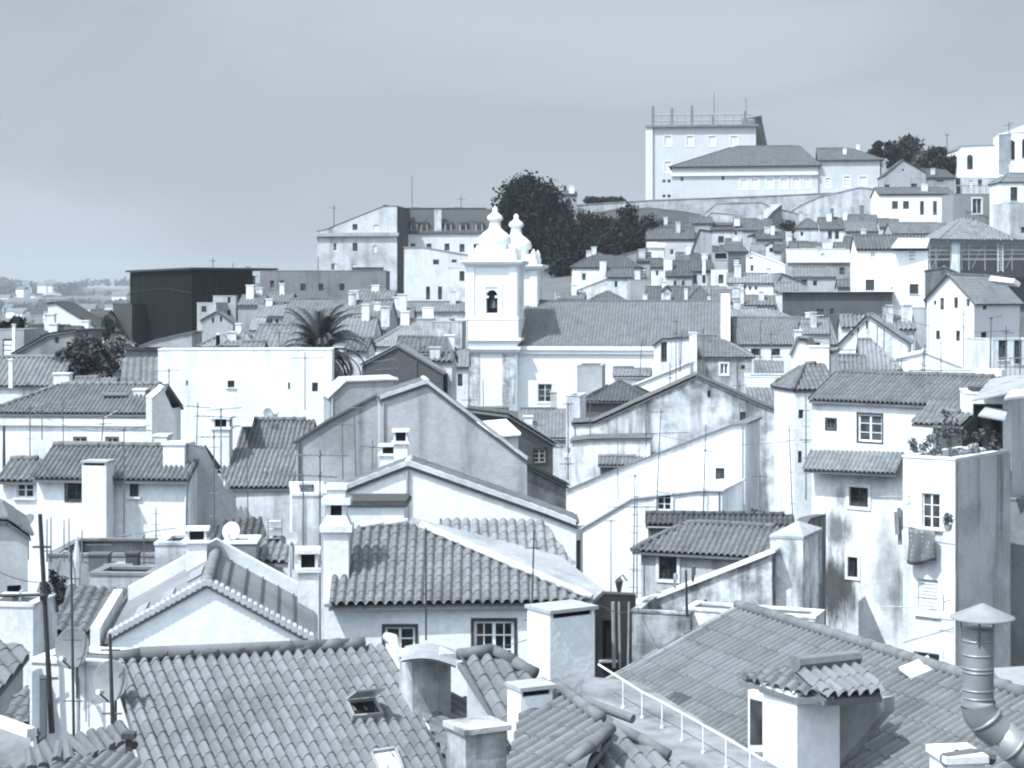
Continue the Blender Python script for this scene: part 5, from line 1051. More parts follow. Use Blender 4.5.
S_('long grey five-window building with flat roof', (260, 271), (386, 273), 218, 0, ('flat',), 7, plaster(.2, .2, .25), T1, win=((272, 284, 4, 7, 'd'), (282, 284, 4, 7, 'd'), (303, 287, 5, 7, 'd'), (321, 287, 5, 7, 'd'), (342, 287, 5, 7, 'd')), parapet=.2, verge=PGD)
solo('dark roof lantern block on the five-window building', 368, 268, 282, 30, .5, 222, 0, 'plain', plain(.08, .8))
ap = S_('old apartment house with slanting parapet above the five-window building', (317, 230), (397, 233), 252, -8, ('prof', [(317, 231), (324, 230), (384, 206), (397, 206)]), 9, plaster(.5, .4, .45, 2), TD, rb='sheet', ovx=.05,
    win=((335, 247, 4, 8, 'w'), (355, 247, 5, 8, 'd'), (375, 249, 4, 7, 'b'), (333, 267, 4, 7, 'w'), (354, 267, 4, 6, 'b'), (355, 227, 5, 6, 'd'), (376, 228, 5, 6, 'b')))
b = MB(); z_ = local(ap, at(317, 233, 252))[2]; b.box((-.3, -.45, z_-.5), (ap['wid']+.3, -.003, z_)); b.build('cornice', PG, ap)
b = MB(); b.box((ap['wid']+.003, .0, 0), (ap['wid']+.05, 9, local(ap, at(397, 207, 252))[2])); b.build('side_shade', plaster(.1, .3, .3), ap)  # shade of the right side put into a dark coat
md_ = S_('long apartment house with dark mansard and four dormers', (404, 232), (494, 233), 258, 0, ('gx', 209), None, plaster(.66, .1, .1), plain(.06, .9), pitch=48, rb='sheet', ov=.2,
    win=((413, 246, 5, 5, 'd'), (429, 246, 5, 5, 'd'), (447, 247, 5, 7, 'd'), (462, 248, 5, 8, 'd'), (476, 248, 5, 8, 'd')), chim=((438, 210, 234, 7, 1, .6, dict(mat=PW3)), (415, 207, 215, 8, .6, 3.5, dict(mat=PW3)), (458, 207, 215, 8, .6, 3.5, dict(mat=PW3))))
for x in (414, 424, 448, 463, 479):
    b = MB(); p = local(md_, at(x-3.6, 231, 258)); q = local(md_, at(x+3.6, 223, 258)); b.box((p[0], .15, p[2]), (q[0], 2.6, q[2])); o = b.build('dormer', PG, md_); b = MB(); b.box((p[0]-.12, .03, q[2]), (q[0]+.12, 2.7, q[2]+.18)); b.build('dormer_roof', plain(.08, .9), o)
    b = MB(); b.box((p[0]+.2, .1, p[2]+.15), (q[0]-.2, .2, q[2]-.12)); b.build('window', GLASS, o)
S_('stepped pale block with two dark slot windows below the mansard house', (404, 248), (470, 256), 240, -3, ('prof', [(404, 247), (424, 247), (470, 255)]), 7, plaster(.6, .15, .2), PG, rb='sheet',
    win=((436, 262, 6, 5, 'g'), (454, 261, 5, 3), (462, 275, 5, 10, 'd'), (428, 293, 4, 13, 'd'), (440, 293, 4, 13, 'd')))
S_('white lower wing beside the stepped pale block', (448, 268), (470, 268), 232, 0, ('flat',), 4, PW, win=((462, 276, 5, 10, 'd'),))
S_('wide low grey roof below the stepped pale block', (402, 312), (470, 312), 208, 0, ('gx', 303), None, PW2, T1, pitch=18, sp=.4)
solo('chunky white chimney on the wide low grey roof', 428, 308, 322, 11, .8, 200, 0, 'plain', plaster(.82, .03, .03))
S_('light mottled hip roofed house with white ridge line', (372, 346), (430, 346), 168, -4, ('hip', 321, .9, 0), None, PW2, TL, pitch=32, sp=.3)
S_('stained tall wall with black soot top beside the mottled hip roof', (430, 322), (462, 322), 166, -4, ('flat',), 4, stone(.45, .6, .8), T1, parapet=.1)
S_('white shuttered strip of wall beside the church belfry', (455, 320), (467, 320), 178, 0, ('flat',), 4, PW, win=((461, 328, 4, 8, 'b'),))
S_('dark slate-walled gable house behind the big grey gable', (362, 366), (443, 372), 138, 2, ('prof', [(362, 365), (398, 346), (443, 373)]), 7, plain(.085, .85), TL, ovx=.15, sp=.34)
S_('pale lichen-covered flat roof left of the big grey gable', (330, 392), (396, 382), 98, 10, ('prof', [(326, 396), (346, 381), (396, 379)]), 5, PG, plaster(.55, .35, .3), rb='sheet')
# small roofs between palm and apartments
for i, (lab, x0, x1, e, r, Y, w_, m_) in enumerate((
  ('low grey house with pair of tiny windows above the palm', 256, 290, 316, 305, 196, PG, T1), ('medium grey roof stepping right above the palm', 282, 342, 325, 300, 188, PG, T1),
  ('brown-grey roof over dark wall right of the palm', 340, 372, 325, 302, 186, plaster(.16, .2, .2), T1), ('grey walled yard block with dark shaft right of the palm', 366, 386, 330, 301, 178, PG, T2),
  ('light roof with white edge left of the palm', 250, 262, 330, 318, 180, PW, TL), ('wide pale roof directly behind the palm', 252, 300, 348, 326, 150, PW2, TL), ('pale house roof to the right behind the palm', 326, 372, 340, 318, 170, PW2, TL),
  ('very small roof with white gutter over the blank white block', 240, 262, 351, 343, 140, PW, T1), ('grey roof tucked below the wide grey roof', 374, 412, 318, 309, 196, PG, T1), ('little tiled cottage behind the slate gable', 396, 444, 352, 338, 150, PW2, T2))):
    S_(lab, (x0, e), (x1, e+.5), Y, -3, ('gx', r), None, w_, m_, pitch=27, sp=.4, win=(((x0+x1)/2-2, e+5, 3, 4, 'd'), ((x0+x1)/2+4, e+5, 3, 4, 'd')) if i in (0, 7) else ())
S_('broad dark shed side above the church alley', (386, 300), (402, 300), 200, 0, ('flat',), 4, plaster(.12, .2, .2), T1)

# ---------------------------------------------------------------- HILLSIDE ON THE RIGHT
H_ = lambda lab, x0, x1, e, r, Y, w_=None, m_=None, win=(), yaw=-6, kind='gx', pitch=25, **k: house(lab, (x0, e), (x1, e+.3), Y, yaw, (kind, r, *((.7, .7) if kind == 'hip' else ())) if kind != 'flat' else ('flat',), k.pop('d', 6 if kind == 'flat' else None), w_ or PW, m_ or T2, win=win, pitch=pitch, sp=.42, cl=.7, amp=.09, **k)
TH = tile(.085, .25)
H_('white house with twin hip roofs below the dark grove', 572, 640, 268, 257, 258, m_=TH, kind='hip', win=((584, 277, 5, 8, 'w'),))
H_('white lower wing with gable flank below the dark grove', 606, 632, 278, 269, 250, m_=TH, win=((616, 284, 3, 6, 'd'),))
S_('white sweeping garden wall below the dark grove', (555, 296), (606, 278), 246, 0, ('prof', [(548, 292), (556, 298), (606, 278)]), 2, PW, PW, rb='sheet')
S_('grey flank house between the lower wing and the narrow white house', (630, 280), (650, 276), 248, 10, ('flat',), 5, PG, TH)
H_('dark two-tier roofed house with white attic band', 646, 694, 240, 229, 276, plaster(.5, .1, .1), TH, win=((652, 246, 4, 7, 'b'), (672, 252, 4, 6, 'w')))
H_('upper white attic tier on the two-tier house', 660, 692, 229, 224, 281, PW, TH, pitch=18)
S_('grey wedge-shaped flank of the two-tier house', (688, 240), (712, 228), 272, -4, ('prof', [(678, 262), (700, 230), (712, 232)]), 6, PG, TH)
S_('small white awning house on the two-tier house corner', (648, 247), (664, 247), 268, -8, ('shed', 244), 2, PW, plaster(.8, .03, .03), pitch=20)
H_('narrow tall white house with one slit window on the slope', 651, 671, 268, 260, 246, m_=TH, win=((657, 273, 2.4, 5, 'd'), (656, 291, 2.6, 4, 'd')))
solo('thick white chimney on the narrow tall white house', 668, 259, 282, 8, .9, 245, 0, 'plain', PW)
H_('white house with grey roof and two small windows on the slope', 666, 692, 277, 262, 243, m_=TH, win=((675, 283, 3, 5, 'd'), (683, 283, 2.6, 5, 'd')))
H_('pale house with dark dormer roof and two tall windows', 690, 712, 272, 256, 244, plaster(.5, .1, .1), TH, win=((695, 279, 4, 9, 'd'), (704, 279, 3.4, 8, 'd')))
H_('white tower house with open loggia top on the slope', 711, 728, 270, 268, 242, PW, kind='flat', win=((721, 279, 5, 9, 'd'),))
S_('dark open loft over the white tower house', (712, 253), (728, 253), 246, -4, ('flat',), 4, PG, TH, win=((721, 256, 12, 6),))
S_('dark-walled stepped house behind the tower house', (727, 252), (748, 252), 252, 6, ('shed', 246), 5, plaster(.16, .2, .2), TH, pitch=16)
H_('white-walled house with long dark roof high on the slope', 711, 752, 231, 229, 296, PW, TH, pitch=14)
H_('white corner house with dark sloping roof and one window', 734, 772, 231, 220, 290, PW, TH, win=((737, 234, 5, 7, 'd'),), pitch=22)
S_('grey plastered wing right of the dark sloping roof', (752, 232), (786, 232), 288, 14, ('prof', [(752, 236), (773, 225), (786, 231)]), 5, plaster(.42, .2, .2), TH, win=((778, 237, 3, 6, 'd'),))
S_('bright white house with stepped sloping coping', (746, 252), (800, 280), 250, -14, ('prof', [(745, 256), (752, 253), (778, 262), (800, 273)]), 6, plaster(.82, .03, .03), PW, rb='sheet', win=((752, 268, 3, 6, 'd'), (751, 258, 4, 2)))
H_('low white house with frieze of small windows on the slope', 728, 778, 284, 275, 228, plaster(.74, .1, .1), TL, win=((733, 289, 2.4, 4, 'd'), (739, 287, 2.4, 4, 'd'), (745, 287, 2.4, 4, 'd'), (750, 288, 2.4, 4, 'd'), (756, 288, 2.4, 4, 'd')), pitch=20)
S_('grey gabled block beside the frieze house', (776, 282), (800, 284), 226, 4, ('prof', [(768, 284), (782, 274), (806, 284)]), 8, PG, T1, win=((784, 287, 2.4, 3, 'd'),))
S_('white dormer hut on the slope below the dark trees', (767, 245), (775, 245), 270, -4, ('prof', [(767, 245), (771, 242), (775, 245)]), 3, PW, TH, win=((771, 250, 3.4, 4.4),))
H_('mossy roof behind the white dormer hut', 752, 800, 257, 245, 276, PG, tile(.16, .5))
H_('white two-window villa with dark hip roof under the palace', 796, 822, 229, 219, 292, PW, TH, win=((802, 234, 4, 5, 'w'),), kind='hip')
H_('white villa wing with paired windows and dark roof', 820, 848, 230, 219, 288, PW, TH, win=((830, 235, 4, 8, 'd'), (837, 235, 4, 8, 'd')), chim=((829, 214, 224, 5, 1, 3), (845, 212, 224, 4, 1, 3)))
H_('white terrace storey below the paired-window villa', 816, 844, 243, 242.6, 280, PW, kind='flat')
H_('pale light-roofed tenement with stained front', 788, 857, 262, 250, 238, plaster(.36, .4, .4, 2), plaster(.36, .15, .15), win=((827, 273, 5, 5, 'd'), (842, 271, 5, 7, 'd'), (804, 282, 6, 7, 'd'), (815, 283, 5, 6, 'd')), pitch=22, rb='sheet')
S_('grey lean-to front with two windows on the stained tenement', (794, 277), (836, 277), 230, -6, ('shed', 268), 3, plaster(.42, .25, .3), T1, pitch=22, win=((804, 283, 6, 7, 'd'), (815, 283, 4, 5, 'd')), sp=.42)
S_('dark-fronted warehouse with thin pale roof and two windows', (783, 292), (892, 290), 205, -8, ('flat',), 8, plaster(.1, .2, .25), PG, win=((820, 312, 7, 6), (832, 311, 4, 5)), parapet=.02, verge=plaster(.5, .2, .2), ov=.5)
H_('big plain white house with half-bleached roof and four windows', 857, 928, 250, 237, 208, plaster(.82, .03, .05), TH, win=((873, 257, 5, 9, 'b'), (912, 257, 6, 11, 'b'), (870, 285, 9, 11, 's'), (914, 289, 9, 10, 's'), (892, 288, 2, 2)), pitch=20)
b = MB(); b.prism([at(891, 248.5, 206.6), at(927, 248.5, 206.6), at(930, 239, 210.6), at(898, 239, 210.6)], (0, 0, .12)); tag(b.build('roof_patch', plaster(.45, .1, .1)), 'bleached flat sheet on the roof of the big plain white house', 'roof sheet')
H_('white five-window house with thin dark roof below the grey gable', 879, 953, 195, 189, 296, plaster(.74, .05, .05), TH, win=((895, 205, 6, 8, 's'), (906, 205, 6, 8, 's'), (922, 208, 4, 14, 'd'), (935, 208, 4, 14, 'd'), (946, 220, 4, 5)), pitch=14, yaw=-4)
S_('grey narrow house with framed balcony window', (953, 194), (1000, 194), 290, 6, ('flat',), 6, plaster(.24, .1, .15), T1, win=((977, 206, 9, 15, 'wo'), (976, 226, 8, 5, 'b')))
b = MB()
for i in range(8): b.tube([at(956+i*6, 193, 288.5), at(956+i*6, 185, 288.5)], .07, 4)
b.tube([at(954, 185.5, 288.5), at(1000, 185.5, 288.5)], .08, 4); tag(b.build('roof_railing', plain(.25, .5)), 'roof terrace railing on the grey narrow house', 'railing')
S_('pale penthouse with dark doors behind the roof railing', (962, 178), (1000, 178), 296, 0, ('flat',), 5, plaster(.5, .2, .2), T1, win=((958, 186, 5, 16), (980, 183, 4, 7, 'd'), (971, 184, 4, 7, 'b')))
S_('white house with dark balcony opening at the right edge', (1001, 182), (1040, 182), 278, 0, ('hip', 174, .6, 0), None, PW, T2, win=((1014, 194, 7, 14, 'd'), (1011, 216, 3, 9, 'd')), sp=.42, cl=.7)
S_('white lower bulk at the right edge above the scaffolding', (1010, 203), (1060, 203), 250, 8, ('flat',), 6, PW, T2, win=((1023, 230, 4, 6, 'd'),))
H_('grey roof between the five-window house and the scaffolding', 893, 950, 234, 224, 270, PG, T1, yaw=0)
H_('broad pale hip roof over the scaffolded site', 940, 1014, 240, 219, 232, PG, TL, kind='hip', pitch=26, yaw=0)
S_('white gable end with arched doorway near the upper right', (958, 150), (1000, 146), 318, 0, ('prof', [(957, 149), (961, 146), (1000, 145)]), 8, plaster(.72, .05, .05), T1, rb='sheet', win=((970, 162, 6, 15),))
S_('white arcaded hall with tall arched windows at the upper right', (999, 134), (1060, 126), 312, -9, ('flat',), 9, plaster(.82, .03, .03), T1, win=((1011, 150, 8, 20), (1026, 148, 8, 20)), parapet=.02)
plane_house('pale sloping roof of the arcaded hall at the upper right', [(plane(1000, 133, 311.5, 16, 10), [(997, 135), (1070, 127), (1070, 118), (1026, 124)])], mt=plaster(.4, .2, .2), flat=True, inset=.6, zbase=CZ+22)
hz_ = []
for o in bpy.data.objects:
    if o.get('label', '').startswith(('white arcaded hall', 'white gable end with arched')):
        b = MB()
        for wdo in [c for c in o.children if c.name.startswith('window')]:
            me = wdo.data; xs = [v.co for v in me.vertices]; x0, x1 = min(v.x for v in xs), max(v.x for v in xs); z1 = max(v.z for v in xs); r = (x1-x0)/2
            for sgn in (0,):
                n = 10; arc = [((x0+x1)/2-r*math.cos(math.pi*i/n), -.03, z1-r+r*math.sin(math.pi*i/n)) for i in range(n+1)]
                for i in range(n): b.prism([arc[i], arc[i+1], (arc[i+1][0], -.03, z1+.06), (arc[i][0], -.03, z1+.06)], (0, .3, 0))
        b.build('arch', plaster(.82, .03, .03), o)
S_('grey gable house with small cross vent on the hilltop', (884, 176), (926, 174), 305, -4, ('prof', [(884, 176), (903, 160), (926, 173)]), 8, plaster(.34, .2, .2), TH, win=((887, 187, 5, 5, 'd'), (914, 186, 6, 5, 'd'), (903, 170, 2, 2)))
S_('grey gabled shoulder house right of the cross-vent gable', (922, 178), (956, 176), 309, 0, ('gx', 170), None, plaster(.34, .2, .2), TH, pitch=14, sp=.42, win=((940, 181, 8, 2),))
S_('long dark flat-topped building among the hilltop trees', (912, 151), (958, 152), 335, 0, ('flat',), 8, plaster(.08, .2, .2), PGD)
# palace and tall block
pc = house('long pale palace with hipped dark roof on the hilltop', (672, 167), (818, 161), 322, -8, ('hip', 148, .9, .25), None, plaster(.47, .06, .08), tile(.085, .15), pitch=20, ov=.5, sp=.5, cl=.8, amp=.08,
    win=((682, 179, 3, 4, 'g'), (723, 178, 3, 4, 'g'), (744, 184, 7, 10, 'bo'), (755, 184, 7, 10, 'bo'), (770, 183, 7, 11, 'bo'), (784, 183, 7, 11, 'bo'), (796, 183, 7, 11, 'bo'), (807, 182, 7, 11, 'bo')))
b = MB(); z_ = local(pc, at(672, 168, 322))[2]; b.box((-.3, -.35, z_-1.5), (pc['wid'], -.003, z_-.9)); b.build('cornice', plaster(.6, .05, .05), pc)
S_('right wing of the palace with three white windows', (818, 160), (880, 161), 318.8, -8, ('hip', 149, 0, .7), None, plaster(.47, .06, .08), tile(.085, .15), pitch=20, ov=.5, sp=.5, cl=.8, win=((828, 183, 5, 10, 'bo'), (847, 182, 6, 11, 'bo'), (863, 181, 7, 9, 'bo')))
tb = house('tall pale tower block with framed windows and roof railings', (648, 127), (756, 127), 345, -6, ('flat',), 12, plaster(.52, .05, .08), T1, parapet=.6, verge=plaster(.5, .2, .2), ov=.4,
    win=((668, 141, 7, 10, 'bo'), (690, 141, 7, 10, 'bo'), (712, 141, 7, 10, 'bo'), (734, 141, 7, 10, 'bo'), (668, 167, 7, 11, 'bo'), (664, 181, 3, 3), (669, 181, 3, 3), (664, 196, 3, 3), (669, 196, 3, 3)))
zt = local(tb, at(648, 127, 345))[2]; wd = tb['wid']
b = MB(); b.box((-.45, -.42, 0), (.9, -.003, zt)); b.build('quoin', plaster(.6, .05, .05), tb)
b = MB(); b.box((-.5, -.7, zt-.1), (wd+.5, -.4, zt+.25)); b.build('cornice', PGD, tb)
b = MB()
for y in (121, 115):
    z_ = local(tb, at(655, y, 345))[2]; b.tube([(.6, .3, z_), (wd-.6, .3, z_)], .13, 5)
for x in range(653, 757, 8): 
    q = local(tb, at(x, 127, 345)); b.tube([(q[0], .3, zt), (q[0], .3, zt+2.3)], .08, 4)
b.build('railing', plain(.28, .6), tb)
b = MB()
for x, t in ((653, 106), (672, 108), (692, 106), (713, 116), (745, 112)):
    q = local(tb, at(x, 127, 345)); z_ = local(tb, at(x, t, 345))[2]; b = MB(); b.box((q[0]-.25, .1, zt), (q[0]+.25, .5, z_)); b.build('flag_post', plain(.16, .7), tb)
pass
S_('dark leaning stair tower against the tall tower block', (755, 118), (767, 118), 352, 30, ('prof', [(755, 117), (761, 116), (767, 146)]), 4, plaster(.13, .2, .2), PGD, rb='sheet')
# retaining walls
for lab, pr, Y, m_ in (('long stone retaining wall under the palace', [(560, 206), (650, 200), (760, 196), (890, 190)], 318, stone(.34, .3, .4)), ('stone terrace wall with dark recess below the palace', [(690, 226), (716, 203), (760, 202), (770, 206), (800, 214)], 305, stone(.32, .35, .4)),
   ('broad grey terrace wall below the palace wing', [(782, 216), (800, 205), (820, 196), (860, 187), (884, 190)], 308, stone(.4, .3, .4)), ('old stone wall below the dark grove', [(570, 268), (640, 250), (650, 246)], 276, stone(.22, .3, .4)), ('pale stone slab slope right of the tall block foot', [(700, 222), (712, 212), (734, 214)], 303, stone(.4, .3, .5))):
    S_(lab, pr[0], pr[-1], Y, -2, ('prof', pr), 2.5, m_, m_, rb='sheet', name='retaining_wall', cat='wall')
S_('white ruin shed roof on the terrace wall', (760, 218), (782, 218), 300, 20, ('prof', [(758, 226), (772, 212), (782, 204)]), 5, plaster(.15, .2, .2), plaster(.3, .2, .2), rb='sheet')
S_('little flat-roofed hut on the skyline beside the dark tree', (560, 195), (577, 196), 310, 0, ('gx', 192), None, plaster(.3, .2, .2), TH, pitch=12, sp=.5)
# scaffolded site
sc = empty('scaffolding', at(930, 268, 226), 0, 'steel scaffolding with pale boards round the dark building site', 'scaffolding'); SL = lambda x, y, d=0: local(sc, at(x, y, 226+d)); b = MB(); p2 = MB()
for x in (930, 936, 951, 962, 969, 985, 1001, 1012, 1030): b.tube([SL(x, 270), SL(x, 239)], .07, 5); b.tube([SL(x, 270, 2), SL(x, 240, 2)], .07, 5)
for y in (246, 251, 260): b.tube([SL(927, y), SL(1040, y-.5)], .06, 5)

for x in (932, 955, 972, 1006): b.tube([SL(x, 268), SL(x+12, 243)], .05, 5)
b.build('frame', plain(.55, .5), sc)
for y in (244.5, 249.5, 254, 258.5): p2.prism([SL(928, y), SL(1036, y-.5), SL(1036, y-.5, 1.6), SL(928, y, 1.6)], (0, 0, -.12))
p2.build('boards', plain(.5, .8), sc); b = MB()
for x in (998, 1003): b.tube([SL(x, 272, -1), SL(x, 243, -1)], .08, 5)
for k in range(9): b.tube([SL(998, 270-k*3, -1), SL(1003, 270-k*3, -1)], .05, 4)
b.build('ladder', plain(.5, .5), sc); b = MB(); b.prism([SL(920, 238, -1.5), SL(1045, 241, -1.5), SL(1045, 241, 3), SL(920, 238, 3)], (0, 0, -.25)); b.build('roof_beam', plain(.05, .8), sc)
S_('dark gutted building behind the scaffolding', (930, 240), (1040, 240), 231, 0, ('flat',), 7, plaster(.09, .3, .3), PGD, parapet=.02)
S_('white pier standing in the scaffolded site', (952, 241), (960, 241), 225.2, 0, ('flat',), 1, PW, name='pier', cat='pier')
S_('dark rubble wall below the scaffolding', (926, 268), (1000, 274), 205, -10, ('prof', [(926, 270), (945, 267), (965, 275), (1003, 276)]), 4, stone(.12, .4, .5), PGD, rb='sheet', name='wall_block', cat='wall')
# more slope fillers between the nave ridge and the hillside
for lab, x0, x1, e, r, Y, w_, m_, kd in (
  ('small hip roof just above the left part of the nave ridge', 586, 626, 304, 293, 222, PW, TH, 'hip'), ('grey roof with white dormer above the nave ridge', 645, 690, 302, 288, 222, PW, TH, 'gx'), ('pointed grey roof above the nave ridge', 688, 712, 302, 287, 220, PW, TH, 'hip'),
  ('pale long roof above the right end of the nave ridge', 712, 745, 303, 291, 218, PW, T1, 'gx'), ('white-walled cottage between grove and nave', 560, 584, 300, 294, 226, PW, T1, 'gx'), ('grey roof over white wall below the white tower house', 700, 728, 296, 288, 232, PW, T1, 'gx'),
  ('tiny white house left of the stepped-coping house', 738, 750, 262, 256, 258, PW, TH, 'gx'), ('dark roofed row house below the villa wing', 846, 868, 246, 238, 262, PG, TH, 'gx'), ('grey house stepping up beside the terrace wall', 846, 880, 232, 222, 285, PG, T1, 'gx'),
  ('low roof between the villa and the light-roofed tenement', 790, 818, 250, 243, 262, PG, TH, 'gx'), ('white gable shed beside the mossy roof', 784, 796, 246, 240, 280, PW, TH, 'gx')):
    H_(lab, x0, x1, e, r, Y, w_, m_, kind=kd, pitch=24)
S_('white dormer standing on the grey roof above the nave', (663, 291), (671, 291), 219.5, 0, ('prof', [(663, 291), (667, 287), (671, 291)]), 2.5, PW, TH, win=((667, 296, 5, 6, 'b'),))
for i, (x, t, bt, w_, Y, lab) in enumerate(((645, 295, 304, 4, 218, 'slim white chimney left of the nave dormer'), (686, 289, 302, 3, 218, 'slim white chimney right of the nave dormer'), (709, 297, 303, 3, 216, 'short white chimney above the nave ridge'),
  (704, 259, 275, 3, 243, 'white chimney on the dark dormer roof of the slope'), (742, 292, 304, 3, 216, 'white chimney stub beside the church gable wall'), (737, 219, 226, 5, 291, 'small white chimney on the dark sloping roof'), (603, 262, 280, 6, 252, 'broad white chimney between the twin hip roofs'),
  (862, 206, 226, 4, 290, 'tall grey chimney by the terrace wall'), (832, 209, 222, 3, 291, 'thin dark chimney on the villa wing'), (783, 250, 262, 3, 262, 'grey chimney behind the light-roofed tenement'))):
    solo(lab, x, t, bt, w_, 1, Y, 0, 'plain', PW if 'white' in lab else PGD)
# ---------------------------------------------------------------- GROUND, FAR HILLS, TREES
def axis(lo, hi, mid0, mid1, st, gr=1.16):
    a = list(np.arange(mid0, mid1+.1, st)); d = st
    while a[-1] < hi: d *= gr; a.append(a[-1]+d)
    d = st
    while a[0] > lo: d *= gr; a.insert(0, a[0]-d)
    return np.array(a)
xs, ys = axis(-5000, 5000, -150, 150, 6), axis(-300, 9000, 8, 420, 6)
X_, Y_ = np.meshgrid(xs, ys); Z_ = ground(X_.ravel(), Y_.ravel()); nx, ny = len(xs), len(ys)
mb = MB(); i = np.arange((nx-1)*(ny-1)); r_, c_2 = i//(nx-1), i % (nx-1); k = r_*nx+c_2
mb.raw(np.stack([X_.ravel(), Y_.ravel(), Z_], 1), np.stack([k, k+1, k+nx+1, k+nx], 1), np.full(len(k), .5))
m, nd, lk, bs = base_mat('earth', .2, .95, .1); gm = nd.new('ShaderNodeNewGeometry')
f = mul(nd, lk, ramp(nd, lk, noise(nd, lk, .006, 8, gm.outputs['Position'], .65), .38, .62, .5, 1.3), ramp(nd, lk, noise(nd, lk, .09, 5, gm.outputs['Position'], .6), .3, .7, .7, 1.2))
tinted(nd, lk, f, .085, bs); tag(mb.build('ground', m, None, True), kind='structure')
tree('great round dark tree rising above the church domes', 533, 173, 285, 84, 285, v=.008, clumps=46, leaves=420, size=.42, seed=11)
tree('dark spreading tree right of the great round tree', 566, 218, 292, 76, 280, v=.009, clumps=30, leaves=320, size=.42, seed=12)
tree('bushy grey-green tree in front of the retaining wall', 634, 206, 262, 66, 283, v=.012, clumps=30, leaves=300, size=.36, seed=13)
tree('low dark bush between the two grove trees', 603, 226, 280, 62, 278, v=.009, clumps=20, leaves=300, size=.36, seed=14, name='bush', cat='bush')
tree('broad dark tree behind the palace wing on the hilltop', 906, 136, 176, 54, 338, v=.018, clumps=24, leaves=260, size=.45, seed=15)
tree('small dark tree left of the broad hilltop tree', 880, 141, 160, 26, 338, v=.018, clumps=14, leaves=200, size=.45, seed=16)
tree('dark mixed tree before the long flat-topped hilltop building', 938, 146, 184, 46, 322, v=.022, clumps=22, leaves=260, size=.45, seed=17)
tree('tall dark tree at the left edge above the grey chimney house', 12, 316, 352, 34, 170, v=.022, clumps=18, leaves=240, size=.3, seed=18)
tree('large leafy tree left of the blank white block', 90, 338, 388, 74, 124, v=.045, clumps=34, leaves=330, size=.2, seed=19)
tree('dark upper tree behind the large leafy tree', 72, 331, 372, 30, 150, v=.034, clumps=18, leaves=240, size=.22, seed=20)
tree('slim shrubby tree against the netted annex', 108, 312, 342, 14, 215, v=.04, clumps=12, leaves=180, size=.26, seed=21)
tree('pale flowering shrub by the wrapped building', 118, 334, 366, 36, 140, v=.16, clumps=18, leaves=220, size=.16, seed=22, name='shrub', cat='shrub')
tree('scrubby bush among the terraces under the palace', 787, 214, 240, 18, 300, v=.04, clumps=12, leaves=160, size=.3, seed=23, name='bush', cat='bush')
tree('small dark shrub beside the tall grey chimney', 868, 236, 252, 12, 270, v=.035, clumps=10, leaves=140, size=.26, seed=24, name='bush', cat='bush')
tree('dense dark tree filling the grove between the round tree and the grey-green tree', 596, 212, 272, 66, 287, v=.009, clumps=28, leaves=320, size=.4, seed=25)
hd = MB()
for i in range(14): leaf_cloud(hd, at(588+i*2.6, 200.5+(i % 3)*.4, 325), (.9, .8, .75), 120, .3, 900+i, .2)
tag(hd.build('hedge', leafmat(.03)), 'dark clipped hedge on the skyline left of the tall tower block', 'hedge')
# ivy patch and dark stain bushes
def palm(label, px, top, bot, wpx, Y):
    C = at(px, (top+bot)/2+6, Y); g = gz(C[0], Y); root = empty('palm_tree', (C[0], Y, g-.3), 0, label, 'tree'); h = C[2]-g+.3; R = wpx/F*Y/2; r = random.Random(4)
    b = MB(); b.tube([(0, 0, 0), (.1, 0, h*.5), (0, 0, h)], [.45, .36, .42], 10); b.lathe([(.4, -1.0), (.75, -.2), (.6, .3), (.1, .6)], 10, (0, 0, h)); b.build('trunk', plain(.1, .95), root)
    mb = MB()
    for i in range(86):
        az = r.uniform(0, 2*math.pi); el = math.radians(r.uniform(-35, 84)); Ln = R*r.uniform(.85, 1.12); n = 11; pts = []
        for k in range(n+1):
            t = k/n; e = el-1.75*t*t*(1.1-math.sin(el)*.55); 
            if k == 0: p = np.array([0, 0, h+.2])
            else: p = pts[-1]+Ln/n*np.array([math.cos(az)*math.cos(e), math.sin(az)*math.cos(e), math.sin(e)])
            pts.append(p)
        tone = r.uniform(.1, .8)
        for k in range(1, n):
            d = pts[k+1]-pts[k-1]; d /= np.linalg.norm(d); s = np.cross(d, (0, 0, 1)); s /= (np.linalg.norm(s)+1e-6)
            for sg in (-1, 1):
                for q in (0, .5):
                    c = pts[k]+(pts[k+1]-pts[k])*q; l_ = R*.24*(1-abs(k/n-.4)*.9); tip = c+sg*s*l_*.62+d*l_*.75-np.array([0, 0, .22*l_]); wv = d*.07
                    mb.add([c-wv, c+wv, tip], [(0, 1, 2)], 0, tone)
        mb.tube(pts, [.05]*(n)+[.01], 3)
    mb.build('crown', leafmat(.06), root); return root
palm('big date palm rising behind the blank white block', 320, 308, 388, 112, 128)
